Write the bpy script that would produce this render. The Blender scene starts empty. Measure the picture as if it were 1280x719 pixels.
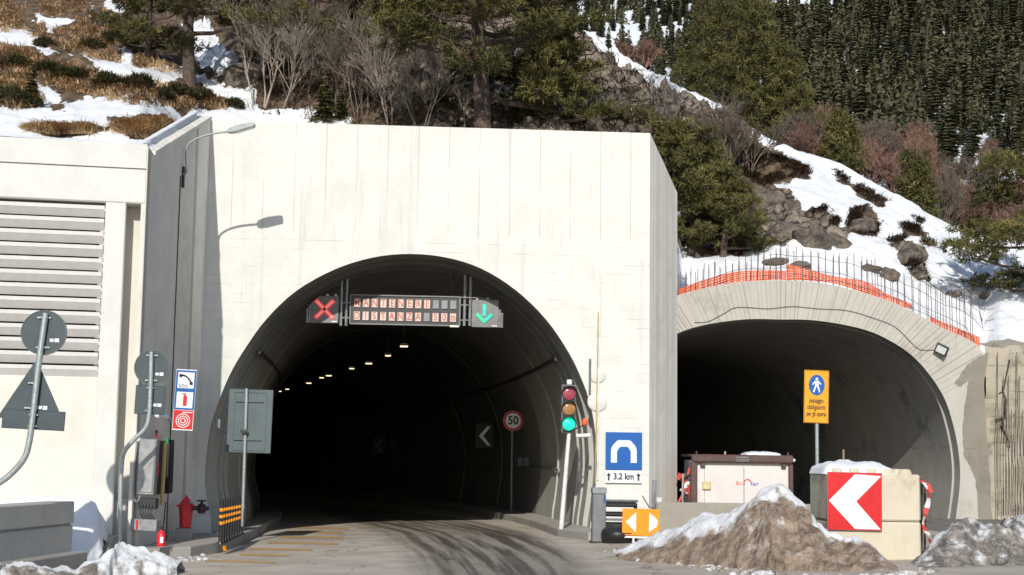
import bpy, math, random
import numpy as np
from mathutils import Vector, Matrix, noise
R = math.radians
random.seed(7); rng = np.random.default_rng(7)
scn = bpy.context.scene; col = scn.collection
# ------------------------------------------------------------------ camera and survey helpers
F = 1870.0; CH = 1.75; PITCH = math.atan(215/F); ROLL = 0.0136
fwd = Vector((0, math.cos(PITCH), math.sin(PITCH))); up0 = Vector((0, -math.sin(PITCH), math.cos(PITCH))); r0 = Vector((1, 0, 0))
rgt = r0*math.cos(ROLL) + up0*math.sin(ROLL); upv = up0*math.cos(ROLL) - r0*math.sin(ROLL)
CAM = Vector((0, 0, CH))
def ray(px, py): return rgt*(px-640) + upv*(359.5-py) + fwd*F
def P(px, py, Y):
    d = ray(px, py); return CAM + d*(Y/d.y)
def gz(x): return 0.03*max(-12, min(12, x))
def G(px, py, z=0.0):
    d = ray(px, py); return CAM + d*((z-CH)/(d.z-0.03*d.x))
def PP(px, py, A, dr):            # point on the vertical plane through A along dr
    n = Vector((-dr.y, dr.x, 0)); d = ray(px, py); return CAM + d*((A-CAM).dot(n)/d.dot(n))
def interp(x, xs, ys): return float(np.interp(x, xs, ys))

# ------------------------------------------------------------------ materials
def nodes(name):
    m = bpy.data.materials.new(name); m.use_nodes = True; nt = m.node_tree
    return m, nt, nt.nodes['Principled BSDF']
def N(nt, t, **k):
    n = nt.nodes.new(t)
    for a, b in k.items():
        if a in ('ins',):
            for i, v in b.items():
                if hasattr(v, 'links') or isinstance(v, bpy.types.NodeSocket): nt.links.new(v, n.inputs[i])
                else: n.inputs[i].default_value = v
        else: setattr(n, a, b)
    return n
def mth(nt, op, a, b=None, c=None, clamp=False):
    n = nt.nodes.new('ShaderNodeMath'); n.operation = op; n.use_clamp = clamp
    for i, v in enumerate((a, b, c)):
        if v is None: continue
        if isinstance(v, bpy.types.NodeSocket): nt.links.new(v, n.inputs[i])
        else: n.inputs[i].default_value = v
    return n.outputs[0]
def mix(nt, f, a, b, bt='MIX'):
    n = nt.nodes.new('ShaderNodeMix'); n.data_type = 'RGBA'; n.blend_type = bt
    for i, v in ((0, f), (6, a), (7, b)):
        if isinstance(v, bpy.types.NodeSocket): nt.links.new(v, n.inputs[i])
        elif i == 0: n.inputs[0].default_value = v
        else: n.inputs[i].default_value = (v[0], v[1], v[2], 1)
    return n.outputs[2]
def ramp(nt, f, lo, hi):
    n = nt.nodes.new('ShaderNodeMapRange'); n.interpolation_type = 'SMOOTHSTEP'
    nt.links.new(f, n.inputs[0]); n.inputs[1].default_value = lo; n.inputs[2].default_value = hi
    return n.outputs[0]
def pos(nt): return N(nt, 'ShaderNodeNewGeometry').outputs['Position']
def noi(nt, scale, detail=4, vec=None, rough=.55, stretch=None):
    v = vec or pos(nt)
    if stretch:
        mp = N(nt, 'ShaderNodeMapping'); mp.inputs['Scale'].default_value = stretch; nt.links.new(v, mp.inputs[0]); v = mp.outputs[0]
    n = N(nt, 'ShaderNodeTexNoise'); n.inputs['Scale'].default_value = scale; n.inputs['Detail'].default_value = detail
    n.inputs['Roughness'].default_value = rough; nt.links.new(v, n.inputs['Vector']); return n.outputs[0]
def bump(nt, bs, h, strength=.4, dist=.02):
    b = N(nt, 'ShaderNodeBump'); b.inputs['Strength'].default_value = strength; b.inputs['Distance'].default_value = dist
    nt.links.new(h, b.inputs['Height']); nt.links.new(b.outputs[0], bs.inputs['Normal'])
def mat(name, c, rough=.6, metal=0, var=.12, scale=6, grime=0, emit=None, estr=0, obj=False):
    m, nt, bs = nodes(name)
    v = None
    if obj: v = N(nt, 'ShaderNodeTexCoord').outputs['Object']
    n = noi(nt, scale, 5, v)
    f = ramp(nt, n, .3, .7)
    cc = mix(nt, f, [x*(1-var) for x in c], [min(1, x*(1+var)) for x in c])
    if grime:
        g = ramp(nt, noi(nt, scale*.35, 6, v, .7), .45, .75); g = mth(nt, 'MULTIPLY', g, grime)
        cc = mix(nt, g, cc, (.09, .08, .065))
    nt.links.new(cc, bs.inputs['Base Color']); bs.inputs['Roughness'].default_value = rough; bs.inputs['Metallic'].default_value = metal
    if emit: bs.inputs['Emission Color'].default_value = (*emit, 1); bs.inputs['Emission Strength'].default_value = estr
    return m
def concrete(name, c, board=None, vert=None, zsplit=None, stain=.35, stainc=(.12, .11, .095), bandscale=1.0, streak=.25, bstr=.35, boarddark=.75, vault_shade=None):
    m, nt, bs = nodes(name); p = pos(nt)
    sp = N(nt, 'ShaderNodeSeparateXYZ'); nt.links.new(p, sp.inputs[0]); x, y, z = sp.outputs
    base = mix(nt, ramp(nt, noi(nt, 1.3, 6, p, .65), .3, .7), [v*.93 for v in c], [min(1, v*1.05) for v in c])
    fine = noi(nt, 28, 5, p, .7)
    base = mix(nt, mth(nt, 'MULTIPLY', ramp(nt, fine, .45, .75), .22), base, [v*.7 for v in c])
    # vertical run-off streaks
    st = ramp(nt, noi(nt, 1.0, 5, p, .7, (5, 5, .35)), .52, .78)
    base = mix(nt, mth(nt, 'MULTIPLY', st, streak), base, [v*.55 for v in c])
    sg = ramp(nt, noi(nt, .55*bandscale, 7, p, .72), .53, .68)
    base = mix(nt, mth(nt, 'MULTIPLY', sg, stain), base, stainc)
    h = mth(nt, 'MULTIPLY', fine, .4)
    hor = mth(nt, 'ADD', x, mth(nt, 'MULTIPLY', y, .45))
    line = None
    if board:
        wob = mth(nt, 'MULTIPLY', noi(nt, .9, 2, p), .03)
        zz = mth(nt, 'DIVIDE', mth(nt, 'ADD', z, wob), board)
        l = mth(nt, 'LESS_THAN', mth(nt, 'FRACT', zz), .07)
        l = mth(nt, 'MULTIPLY', l, ramp(nt, noi(nt, 1.7, 4, p), .46, .68))
        wn = N(nt, 'ShaderNodeTexWhiteNoise', noise_dimensions='1D'); nt.links.new(mth(nt, 'FLOOR', zz), wn.inputs['W'])
        tone = mth(nt, 'MULTIPLY', wn.outputs[0], .07)
        if zsplit is not None:
            k = mth(nt, 'LESS_THAN', z, zsplit); l = mth(nt, 'MULTIPLY', l, k); tone = mth(nt, 'MULTIPLY', tone, k)
        base = mix(nt, tone, base, [v*.5 for v in c]); line = l
    if vert:
        zz = mth(nt, 'DIVIDE', hor, vert)
        l = mth(nt, 'LESS_THAN', mth(nt, 'FRACT', zz), .03 if zsplit is not None else .06)
        wn = N(nt, 'ShaderNodeTexWhiteNoise', noise_dimensions='1D'); nt.links.new(mth(nt, 'FLOOR', zz), wn.inputs['W'])
        tone = mth(nt, 'MULTIPLY', wn.outputs[0], .05 if zsplit is not None else .3)
        if zsplit is not None:
            k = mth(nt, 'GREATER_THAN', z, zsplit); l = mth(nt, 'MULTIPLY', l, k); tone = mth(nt, 'MULTIPLY', tone, k)
        if zsplit is not None: l = mth(nt, 'MULTIPLY', l, ramp(nt, noi(nt, .5, 4, p), .38, .55))
        base = mix(nt, tone, base, [v*.5 for v in c])
        line = l if line is None else mth(nt, 'MAXIMUM', line, l)
    if line is not None:
        base = mix(nt, mth(nt, 'MULTIPLY', line, boarddark), base, [v*.45 for v in c])
        h = mth(nt, 'SUBTRACT', h, line)
    if vault_shade:  # shade under the vault painted into the colour, darker with height
        k = mth(nt, 'MULTIPLY', ramp(nt, mth(nt, 'ADD', z, mth(nt, 'MULTIPLY', noi(nt, .8, 5, p, .65), 1.2)), vault_shade[0]+.6, vault_shade[1]+.6), vault_shade[2]); base = mix(nt, k, base, (.035, .033, .03))
    nt.links.new(base, bs.inputs['Base Color']); bs.inputs['Roughness'].default_value = .85
    bs.inputs['Specular IOR Level'].default_value = .25
    bump(nt, bs, h, bstr, .015); return m
M = {}
M['portal'] = concrete('portal_concrete', (.725, .72, .672), board=.21, vert=.735, zsplit=6.9, stain=.14, stainc=(.56, .54, .48), streak=.42, boarddark=.45)
M['side'] = concrete('side_concrete', (.80, .765, .69), vert=.17, stain=.15, stainc=(.25, .24, .22), streak=.35)
M['wing'] = concrete('wing_concrete', (.80, .765, .70), stain=.4, stainc=(.42, .40, .37), streak=.55, vert=1.9)
M['vent'] = concrete('vent_concrete', (.70, .70, .66), stain=.05, stainc=(.4, .4, .36), streak=.12)
M['ventw'] = concrete('vent_wall_render', (.73, .70, .63), stain=.12, stainc=(.45, .4, .33), streak=.08)
M['ring'] = concrete('ring_concrete', (.50, .475, .425), vert=None, stain=.6, stainc=(.30, .25, .19), streak=.5)
M['stained'] = concrete('stained_concrete', (.27, .245, .20), board=.22, stain=.4, stainc=(.15, .13, .11), streak=.3, bandscale=1.2, boarddark=.6)
M['rockwall'] = concrete('broken_wall_concrete', (.44, .39, .31), board=.34, stain=.85, stainc=(.17, .14, .105), streak=.5, bandscale=2.6, bstr=.8, boarddark=.8)
M['lining'] = concrete('lining_concrete', (.24, .23, .205), vault_shade=(2, 5, .6), stain=.35, stainc=(.06, .058, .05), streak=.3)
M['lining2'] = concrete('second_lining_concrete', (.46, .44, .40), vault_shade=(2.2, 5.5, .6), board=1.1, stain=.55, stainc=(.08, .075, .065), streak=.4, boarddark=.4)
M['mouth'] = concrete('mouth_concrete', (.44, .43, .39), stain=.35, stainc=(.2, .19, .17), streak=.4, vault_shade=(1.8, 5.2, .82))
M['collar'] = concrete('collar_concrete', (.52, .51, .475), vault_shade=(2.2, 5.6, .75), stain=.3, stainc=(.1, .1, .09), streak=.3)
M['kerb'] = concrete('kerb_concrete', (.36, .34, .31), stain=.35, streak=.1)
M['pave'] = concrete('pavement_concrete', (.40, .375, .335), stain=.35, stainc=(.2, .18, .15), streak=0)
M['barrier'] = concrete('barrier_concrete', (.50, .48, .44), stain=.3, streak=.3)
M['block'] = concrete('block_concrete', (.64, .58, .45), stain=.45, stainc=(.36, .28, .18), streak=.3, bandscale=2)
M['lowwall'] = concrete('low_wall_concrete', (.34, .31, .26), stain=.3, streak=.25)
M['white'] = mat('white_paint', (.74, .73, .70), .5, grime=.1)
M['slat'] = mat('slat_aluminium', (.62, .60, .58), .45, 0, .04)
M['dark'] = mat('dark_void', (.02, .021, .023), .9)
M['black'] = mat('black_plastic', (.016, .017, .018), .45)
M['anth'] = mat('anthracite_housing', (.03, .034, .036), .45)
M['grey_face'] = mat('grey_face', (.19, .19, .195), .5)
M['signback'] = mat('sign_back_grey_green', (.045, .065, .075), .5, .1, .12, 3, grime=.15)
M['signback2'] = mat('sign_back_light', (.085, .115, .125), .5, .1, .1, 3, grime=.15)
M['galv'] = mat('galvanised_steel', (.42, .46, .46), .42, .55, .15, 20)
M['steel'] = mat('bare_steel', (.36, .36, .37), .4, .5, .2, 9, grime=.2)
M['lamp_grey'] = mat('lamp_grey', (.26, .29, .29), .4, .2)
M['blue'] = mat('sign_blue', (.008, .105, .40), .35, 0, .05)
M['wht'] = mat('sign_white', (.78, .79, .80), .4, 0, .03)
M['wht2'] = mat('sign_white_glow', (.78, .79, .80), .4, 0, .03, emit=(.8, .85, .9), estr=.02)  # faint glow added so the unlit signs inside the tunnel show up
M['blk'] = mat('sign_black', (.015, .015, .015), .5)
M['red'] = mat('sign_red', (.62, .012, .016), .4, 0, .08)
M['redw'] = mat('hydrant_red', (.72, .02, .035), .38, 0, .12, 12)
M['orange'] = mat('sign_orange', (.85, .30, .01), .4, 0, .05)
M['yel'] = mat('sign_yellow_orange', (.83, .36, .012), .4, 0, .05)
M['iron'] = mat('dark_iron', (.05, .045, .04), .5, .4, .3, 20)
M['rust'] = mat('rebar_rust', (.16, .12, .10), .7, .3, .3, 15)
M['brown'] = mat('container_brown', (.095, .05, .045), .55, 0, .2, 7, grime=.2)
M['cwhite'] = mat('container_white', (.72, .66, .63), .5, 0, .04, 3, grime=.08)
M['cream'] = mat('cream_box', (.62, .52, .30), .5)
M['net'] = mat('orange_net', (.95, .13, .03), .6, 0, .25, 9)
M['xred'] = mat('lane_cross_red', (.8, .08, .09), .4, emit=(1, .05, .08), estr=.45)
M['xcore'] = mat('lane_cross_core', (.8, .3, .25), .4, emit=(1, .25, .2), estr=.5)
M['agreen'] = mat('lane_arrow_green', (.05, .5, .26), .4, emit=(.02, .7, .38), estr=.22)
M['ablue'] = mat('lane_arrow_cyan', (.05, .5, .6), .4, emit=(.03, .5, .8), estr=.3)
M['cell'] = mat('display_cell_lit', (.66, .48, .43), .4, emit=(1, .5, .4), estr=.06)
M['celloff'] = mat('display_cell_off', (.25, .26, .28), .4)
M['ledt'] = mat('display_letter', (.40, .11, .07), .5, emit=(1, .2, .1), estr=.06)
M['lensr'] = mat('lens_red', (.32, .06, .09), .2, emit=(.9, .2, .28), estr=.04)  # red lens is off; slight glow added to lift it out of shade
M['lensa'] = mat('lens_amber', (.36, .18, .07), .2, emit=(.9, .45, .15), estr=.05)  # amber lens is off as well, with the same added glow
M['lensg'] = mat('lens_green', (.02, .5, .36), .2, emit=(.0, 1, .62), estr=.55)
M['lamp_on'] = mat('tunnel_lamp_glass', (.9, .8, .55), .4, emit=(1, .76, .42), estr=2.2)
M['glass'] = mat('lamp_glass', (.62, .66, .66), .15)
M['bark'] = mat('pine_bark', (.09, .064, .05), .9, 0, .4, 9)
M['barkr'] = mat('pine_bark_orange', (.17, .09, .06), .9, 0, .35, 9)
M['twig'] = mat('bare_twig', (.135, .105, .08), .9, 0, .3, 3)
M['twigl'] = mat('pale_twig', (.28, .235, .19), .9, 0, .25, 3)
M['twigr'] = mat('red_twig', (.20, .115, .085), .9, 0, .35, 3)
M['btape'] = mat('green_tape', (.02, .3, .1), .5)
M['cable'] = mat('cable_black', (.03, .03, .03), .5)
M['tapew'] = mat('tape_white', (.72, .68, .66), .5)
M['taper'] = mat('tape_red', (.62, .06, .05), .5)
M['wood'] = mat('wood_stick', (.32, .22, .12), .8)
M['ypole'] = mat('yellow_pole', (.50, .38, .16), .5)

def foliage(name, c1, c2, c3):
    m, nt, bs = nodes(name)
    a = N(nt, 'ShaderNodeAttribute', attribute_name='tone').outputs['Fac']
    c = mix(nt, ramp(nt, a, 0, .55), c1, c2); c = mix(nt, ramp(nt, a, .6, 1), c, c3)
    oi = N(nt, 'ShaderNodeObjectInfo').outputs['Random']
    c = mix(nt, mth(nt, 'MULTIPLY', oi, .35), c, c1)
    nt.links.new(c, bs.inputs['Base Color']); bs.inputs['Roughness'].default_value = .75
    bs.inputs['Specular IOR Level'].default_value = .2
    return m
M['needle'] = foliage('pine_needles', (.036, .036, .016), (.115, .108, .036), (.23, .20, .07))
M['spruce'] = foliage('spruce_needles', (.05, .051, .03), (.105, .103, .055), (.15, .142, .078))
M['juniper'] = foliage('juniper_needles', (.018, .018, .008), (.045, .045, .016), (.09, .08, .035))
M['grass'] = foliage('dry_grass', (.22, .13, .06), (.52, .34, .185), (.74, .55, .34))
M['heath'] = foliage('dry_heath', (.028, .018, .012), (.09, .055, .036), (.16, .10, .065))

def terrain_mat():
    m, nt, bs = nodes('hillside'); p = pos(nt)
    s = N(nt, 'ShaderNodeAttribute', attribute_name='snow').outputs['Fac']
    rk = N(nt, 'ShaderNodeAttribute', attribute_name='rock').outputs['Fac']
    n1 = noi(nt, 2.4, 8, p, .7); n2 = noi(nt, .8, 8, p, .72)
    dirt = mix(nt, ramp(nt, noi(nt, 3.5, 6, p, .7), .3, .7), (.06, .042, .03), (.21, .15, .10))
    rck = mix(nt, ramp(nt, n2, .35, .65), (.09, .072, .058), (.33, .275, .22))
    vr = N(nt, 'ShaderNodeTexVoronoi', feature='DISTANCE_TO_EDGE'); vr.inputs['Scale'].default_value = .9
    mp = N(nt, 'ShaderNodeMapping'); mp.inputs['Scale'].default_value = (1, 1, 2.2); mp.inputs['Rotation'].default_value = (.4, .5, .3)
    wv = N(nt, 'ShaderNodeVectorMath', operation='ADD'); nt.links.new(p, wv.inputs[0])
    wn = N(nt, 'ShaderNodeTexNoise'); wn.inputs['Scale'].default_value = 1.5; nt.links.new(p, wn.inputs['Vector'])
    nt.links.new(wn.outputs['Color'], wv.inputs[1]); nt.links.new(wv.outputs[0], mp.inputs[0]); nt.links.new(mp.outputs[0], vr.inputs['Vector'])
    crack = ramp(nt, vr.outputs['Distance'], 0, .08)
    rck = mix(nt, crack, (.03, .026, .022), rck)
    g = mix(nt, rk, dirt, rck)
    sm = mth(nt, 'ADD', s, mth(nt, 'MULTIPLY', mth(nt, 'SUBTRACT', n1, .5), 1.45))
    sf = ramp(nt, sm, .45, .53)
    c = mix(nt, sf, g, mix(nt, n2, (.80, .83, .88), (.90, .91, .93)))
    nt.links.new(c, bs.inputs['Base Color']); bs.inputs['Roughness'].default_value = .8; bs.inputs['Specular IOR Level'].default_value = .15
    h = mth(nt, 'ADD', mth(nt, 'MULTIPLY', noi(nt, 5, 8, p, .72), .8), mth(nt, 'MULTIPLY', sf, .5))
    h = mth(nt, 'ADD', h, mth(nt, 'MULTIPLY', mth(nt, 'MULTIPLY', crack, rk), .6))
    bump(nt, bs, h, .7, .12); return m
M['terrain'] = terrain_mat()
def pile_mat(name, lo, hi, dirtc1, dirtc2, sc=1.0):
    m, nt, bs = nodes(name); p = pos(nt)
    s = N(nt, 'ShaderNodeAttribute', attribute_name='snow').outputs['Fac']
    n1 = noi(nt, 1.9*sc, 9, p, .62); n2 = noi(nt, 7, 9, p, .7); n3 = noi(nt, 3.1, 7, p, .65, (1.6, 1.6, .8))
    d = mix(nt, ramp(nt, n3, .32, .66), dirtc1, dirtc2)
    d = mix(nt, mth(nt, 'MULTIPLY', ramp(nt, n2, .5, .75), .65), d, [v*.4 for v in dirtc1])
    pale = ramp(nt, noi(nt, 2.6, 8, p, .7), .55, .68); d = mix(nt, mth(nt, 'MULTIPLY', pale, .7), d, (.62, .56, .50))
    gr = noi(nt, 34, 6, p, .75); d = mix(nt, mth(nt, 'MULTIPLY', ramp(nt, gr, .5, .7), .55), d, [v*.35 for v in dirtc1]); d = mix(nt, mth(nt, 'MULTIPLY', ramp(nt, gr, .5, .32), .3), d, (.7, .66, .62))
    sf = ramp(nt, mth(nt, 'ADD', mth(nt, 'ADD', s, mth(nt, 'MULTIPLY', gr, .1)), mth(nt, 'MULTIPLY', mth(nt, 'SUBTRACT', n1, .5), 1.7)), lo, hi)
    c = mix(nt, sf, d, mix(nt, n2, (.70, .71, .74), (.88, .89, .91)))
    nt.links.new(c, bs.inputs['Base Color']); bs.inputs['Roughness'].default_value = .7
    bump(nt, bs, mth(nt, 'ADD', mth(nt, 'MULTIPLY', gr, .45), mth(nt, 'ADD', mth(nt, 'MULTIPLY', n2, .8), mth(nt, 'MULTIPLY', n3, 1.0))), .9, .06); return m
M['pile'] = pile_mat('dirty_snow', .40, .66, (.14, .095, .065), (.42, .315, .23))
M['pile2'] = pile_mat('gritty_snow', .38, .74, (.10, .085, .075), (.33, .29, .25), 2.2)
def snow_mat():
    m, nt, bs = nodes('clean_snow'); p = pos(nt)
    nt.links.new(mix(nt, noi(nt, 3, 6, p), (.78, .80, .84), (.90, .91, .93)), bs.inputs['Base Color'])
    bs.inputs['Roughness'].default_value = .7; bump(nt, bs, noi(nt, 14, 7, p, .7), .6, .03); return m
M['snow'] = snow_mat()
def road_mat():
    m, nt, bs = nodes('asphalt'); p = pos(nt)
    w = N(nt, 'ShaderNodeAttribute', attribute_name='wet').outputs['Fac']
    st = N(nt, 'ShaderNodeAttribute', attribute_name='lane').outputs['Fac']   # across-track coordinate
    al = N(nt, 'ShaderNodeSeparateXYZ'); nt.links.new(p, al.inputs[0])
    cv = N(nt, 'ShaderNodeCombineXYZ'); nt.links.new(mth(nt, 'MULTIPLY', st, 11), cv.inputs[0]); nt.links.new(mth(nt, 'MULTIPLY', al.outputs[1], .10), cv.inputs[1])
    sn = noi(nt, 1.0, 5, cv.outputs[0], .65)
    fine = noi(nt, 60, 4, p, .7); big = noi(nt, .7, 6, p, .65)
    dry = mix(nt, ramp(nt, big, .3, .7), (.42, .37, .305), (.60, .535, .45))
    dry = mix(nt, mth(nt, 'MULTIPLY', fine, .3), dry, (.2, .18, .155))
    dark = mix(nt, fine, (.05, .042, .034), (.12, .10, .082))
    f = mth(nt, 'MULTIPLY', w, mth(nt, 'ADD', .42, mth(nt, 'MULTIPLY', .56, ramp(nt, mth(nt, 'ADD', sn, mth(nt, 'MULTIPLY', big, .12)), .44, .66))))
    c = mix(nt, f, dry, dark)
    pt = ramp(nt, noi(nt, .35, 4, p, .5), .62, .64); c = mix(nt, mth(nt, 'MULTIPLY', pt, .25), c, (.12, .105, .09))
    cr = N(nt, 'ShaderNodeTexVoronoi', feature='DISTANCE_TO_EDGE'); cr.inputs['Scale'].default_value = .45
    wv = N(nt, 'ShaderNodeVectorMath', operation='ADD'); nt.links.new(p, wv.inputs[0])
    wn = N(nt, 'ShaderNodeTexNoise'); wn.inputs['Scale'].default_value = 1.2; wn.inputs['Detail'].default_value = 5; nt.links.new(p, wn.inputs['Vector'])
    nt.links.new(wn.outputs['Color'], wv.inputs[1]); nt.links.new(wv.outputs[0], cr.inputs['Vector'])
    ck = mth(nt, 'LESS_THAN', cr.outputs['Distance'], .006); c = mix(nt, mth(nt, 'MULTIPLY', ck, .6), c, (.05, .045, .04))
    nt.links.new(c, bs.inputs['Base Color'])
    nt.links.new(mth(nt, 'SUBTRACT', .88, mth(nt, 'MULTIPLY', f, .3)), bs.inputs['Roughness']); bs.inputs['Specular IOR Level'].default_value = .3
    bump(nt, bs, fine, .5, .006); return m
M['road'] = road_mat()
M['ground'] = mat('gritty_ground', (.20, .18, .155), .9, 0, .3, 3, grime=.3)
def stripe_mat():
    m, nt, bs = nodes('worn_yellow_paint'); p = pos(nt)
    f = ramp(nt, noi(nt, 9, 7, p, .75), .38, .56)
    nt.links.new(mix(nt, f, (.27, .24, .20), (.56, .32, .10)), bs.inputs['Base Color']); bs.inputs['Roughness'].default_value = .8; return m
M['stripe'] = stripe_mat()
def far_mat():
    m, nt, bs = nodes('far_hillside'); p = pos(nt)
    s = N(nt, 'ShaderNodeAttribute', attribute_name='snow').outputs['Fac']
    f = ramp(nt, mth(nt, 'ADD', s, mth(nt, 'MULTIPLY', mth(nt, 'SUBTRACT', noi(nt, .12, 7, p, .7), .5), 1.3)), .45, .55)
    d = mix(nt, ramp(nt, noi(nt, .5, 6, p), .3, .7), (.022, .022, .012), (.09, .06, .04))
    nt.links.new(mix(nt, f, d, (.72, .77, .84)), bs.inputs['Base Color']); bs.inputs['Roughness'].default_value = .9; return m
M['far'] = far_mat()

# ------------------------------------------------------------------ mesh builder
WL = {}
class MB:
    def __init__(s, Mx=None): s.v = []; s.f = []; s.m = []; s.t = []; s.M = Mx or Matrix(); s.k = 0
    def add(s, vs, fs, tone=None):
        b = len(s.v); s.v += [tuple(s.M @ Vector(v)) for v in vs]
        s.f += [tuple(b+i for i in f) for f in fs]; s.m += [s.k]*len(fs)
        return s
    def box(s, c, d, R_=None, bev=0):
        hx, hy, hz = d[0]/2, d[1]/2, d[2]/2; c = Vector(c)
        if bev <= 0:
            vs = [Vector((x, y, z)) for x in (-hx, hx) for y in (-hy, hy) for z in (-hz, hz)]
            fs = [(0, 1, 3, 2), (4, 6, 7, 5), (0, 4, 5, 1), (2, 3, 7, 6), (0, 2, 6, 4), (1, 5, 7, 3)]
        else:
            b = min(bev, hx*.9, hy*.9, hz*.9); vs = []; idx = {}
            for sx in (-1, 1):
                for sy in (-1, 1):
                    for sz in (-1, 1):
                        for a in range(3):
                            q = [sx*(hx-b), sy*(hy-b), sz*(hz-b)]; q[a] = (sx*hx, sy*hy, sz*hz)[a]
                            idx[(sx, sy, sz, a)] = len(vs); vs.append(Vector(q))
            fs = []
            for a in range(3):
                o = [i for i in range(3) if i != a]
                for sg in (-1, 1):
                    f = []
                    for (p, q) in ((-1, -1), (1, -1), (1, 1), (-1, 1)):
                        k = [0, 0, 0]; k[a] = sg; k[o[0]] = p; k[o[1]] = q; f.append(idx[(*k, a)])
                    if (sg > 0) == (a == 1): f.reverse()
                    fs.append(tuple(f))
            for a in range(3):
                b1, b2 = [i for i in range(3) if i != a]
                for p in (-1, 1):
                    for q in (-1, 1):
                        k0 = [0]*3; k0[a] = -1; k0[b1] = p; k0[b2] = q; k1 = list(k0); k1[a] = 1
                        fs.append((idx[(*k0, b1)], idx[(*k1, b1)], idx[(*k1, b2)], idx[(*k0, b2)]))
            for sx in (-1, 1):
                for sy in (-1, 1):
                    for sz in (-1, 1): fs.append(tuple(idx[(sx, sy, sz, a)] for a in range(3)))
        if R_ is not None: vs = [R_ @ v for v in vs]
        return s.add([v+c for v in vs], fs)
    def tube(s, pts, r, n=8, caps=True):
        pts = [Vector(p) for p in pts]; rs = r if isinstance(r, (list, tuple)) else [r]*len(pts)
        vs = []; fs = []; ref = None
        for i, p in enumerate(pts):
            a = pts[max(0, i-1)]; b = pts[min(len(pts)-1, i+1)]; t = (b-a)
            t = t.normalized() if t.length > 1e-9 else Vector((0, 0, 1))
            if ref is None: ref = t.orthogonal().normalized()
            u = (ref - t*ref.dot(t)); u = u.normalized() if u.length > 1e-6 else t.orthogonal().normalized(); ref = u; w = t.cross(u)
            for k in range(n):
                q = 2*math.pi*k/n; vs.append(p + (u*math.cos(q)+w*math.sin(q))*rs[i])
        for i in range(len(pts)-1):
            for k in range(n): fs.append((i*n+k, i*n+(k+1) % n, (i+1)*n+(k+1) % n, (i+1)*n+k))
        if caps: fs += [tuple(range(n-1, -1, -1)), tuple((len(pts)-1)*n+k for k in range(n))]
        return s.add(vs, fs)
    def prism(s, poly, y0, y1):            # polygon in x,z extruded along local y
        n = len(poly); vs = [(x, y0, z) for x, z in poly]+[(x, y1, z) for x, z in poly]
        fs = [tuple(range(n)), tuple(range(2*n-1, n-1, -1))]+[(i, n+i, n+(i+1) % n, (i+1) % n) for i in range(n)]
        return s.add(vs, fs)
    def disc(s, c, r, th, n=32, rx=None):  # disc facing local -y
        c = Vector(c); return s.prism([(c.x+r*math.cos(2*math.pi*k/n), c.z+(rx or r)*math.sin(2*math.pi*k/n)) for k in range(n)], c.y-th/2, c.y+th/2)
    def ringd(s, c, r0, r1, th, n=36, a0=0, a1=2*math.pi):
        c = Vector(c); vs = []; fs = []; full = abs(a1-a0-2*math.pi) < 1e-6
        for k in range(n + (0 if full else 1)):
            a = a0+(a1-a0)*k/n
            for rr, y in ((r0, -th/2), (r1, -th/2), (r1, th/2), (r0, th/2)): vs.append(c+Vector((rr*math.cos(a), y, rr*math.sin(a))))
        m = len(vs)//4
        for k in range(n):
            j = (k+1) % m
            for q in range(4): fs.append((k*4+q, k*4+(q+1) % 4, j*4+(q+1) % 4, j*4+q))
        return s.add(vs, fs)
    def lathe(s, prof, c=(0, 0, 0), n=20, axis='z'):
        c = Vector(c); vs = []; fs = []
        for r, z in prof:
            for k in range(n):
                a = 2*math.pi*k/n; x, y = r*math.cos(a), r*math.sin(a)
                q = Vector((x, y, z)) if axis == 'z' else (Vector((x, z, y)) if axis == 'y' else Vector((z, x, y)))
                vs.append(c+q)
        for i in range(len(prof)-1):
            for k in range(n): fs.append((i*n+k, i*n+(k+1) % n, (i+1)*n+(k+1) % n, (i+1)*n+k))
        fs += [tuple(range(n-1, -1, -1)), tuple((len(prof)-1)*n+k for k in range(n))]
        return s.add(vs, fs)
    def build(s, name, mats, parent=None, smooth=False, origin=None, tones=None):
        if not isinstance(mats, (list, tuple)): mats = [mats]
        if parent is not None: o0 = WL[parent.name]
        elif origin is not None: o0 = Vector(origin)
        else:
            a = np.array(s.v); o0 = Vector(((a[:, 0].min()+a[:, 0].max())/2, (a[:, 1].min()+a[:, 1].max())/2, a[:, 2].min()))
        vs = [(v[0]-o0.x, v[1]-o0.y, v[2]-o0.z) for v in s.v]
        me = bpy.data.meshes.new(name); me.from_pydata(vs, [], s.f)
        for m in mats: me.materials.append(M[m])
        if len(mats) > 1: me.polygons.foreach_set('material_index', s.m)
        if smooth is not False:
            me.polygons.foreach_set('use_smooth', [True]*len(s.f))
            if smooth is not True: me.set_sharp_from_angle(angle=R(smooth))
        if tones is not None:
            at = me.attributes.new('tone', 'FLOAT', 'FACE'); at.data.foreach_set('value', tones)
        me.update()
        import bmesh
        if not tones:
            bm = bmesh.new(); bm.from_mesh(me); bmesh.ops.recalc_face_normals(bm, faces=bm.faces); bm.to_mesh(me); bm.free()
        o = bpy.data.objects.new(name, me); col.objects.link(o)
        if parent is not None: o.parent = parent; WL[o.name] = o0
        else: o.location = o0; WL[o.name] = o0
        return o
def tag(o, label=None, cat=None, group=None, kind=None):
    if label: o['label'] = label
    if cat: o['category'] = cat
    if group: o['group'] = group
    if kind: o['kind'] = kind
    return o
def thing(name, loc, label, cat, group=None):
    o = bpy.data.objects.new(name, None); o.empty_display_size = .3; col.objects.link(o); o.location = loc; WL[o.name] = Vector(loc)
    return tag(o, label, cat, group)
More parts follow.
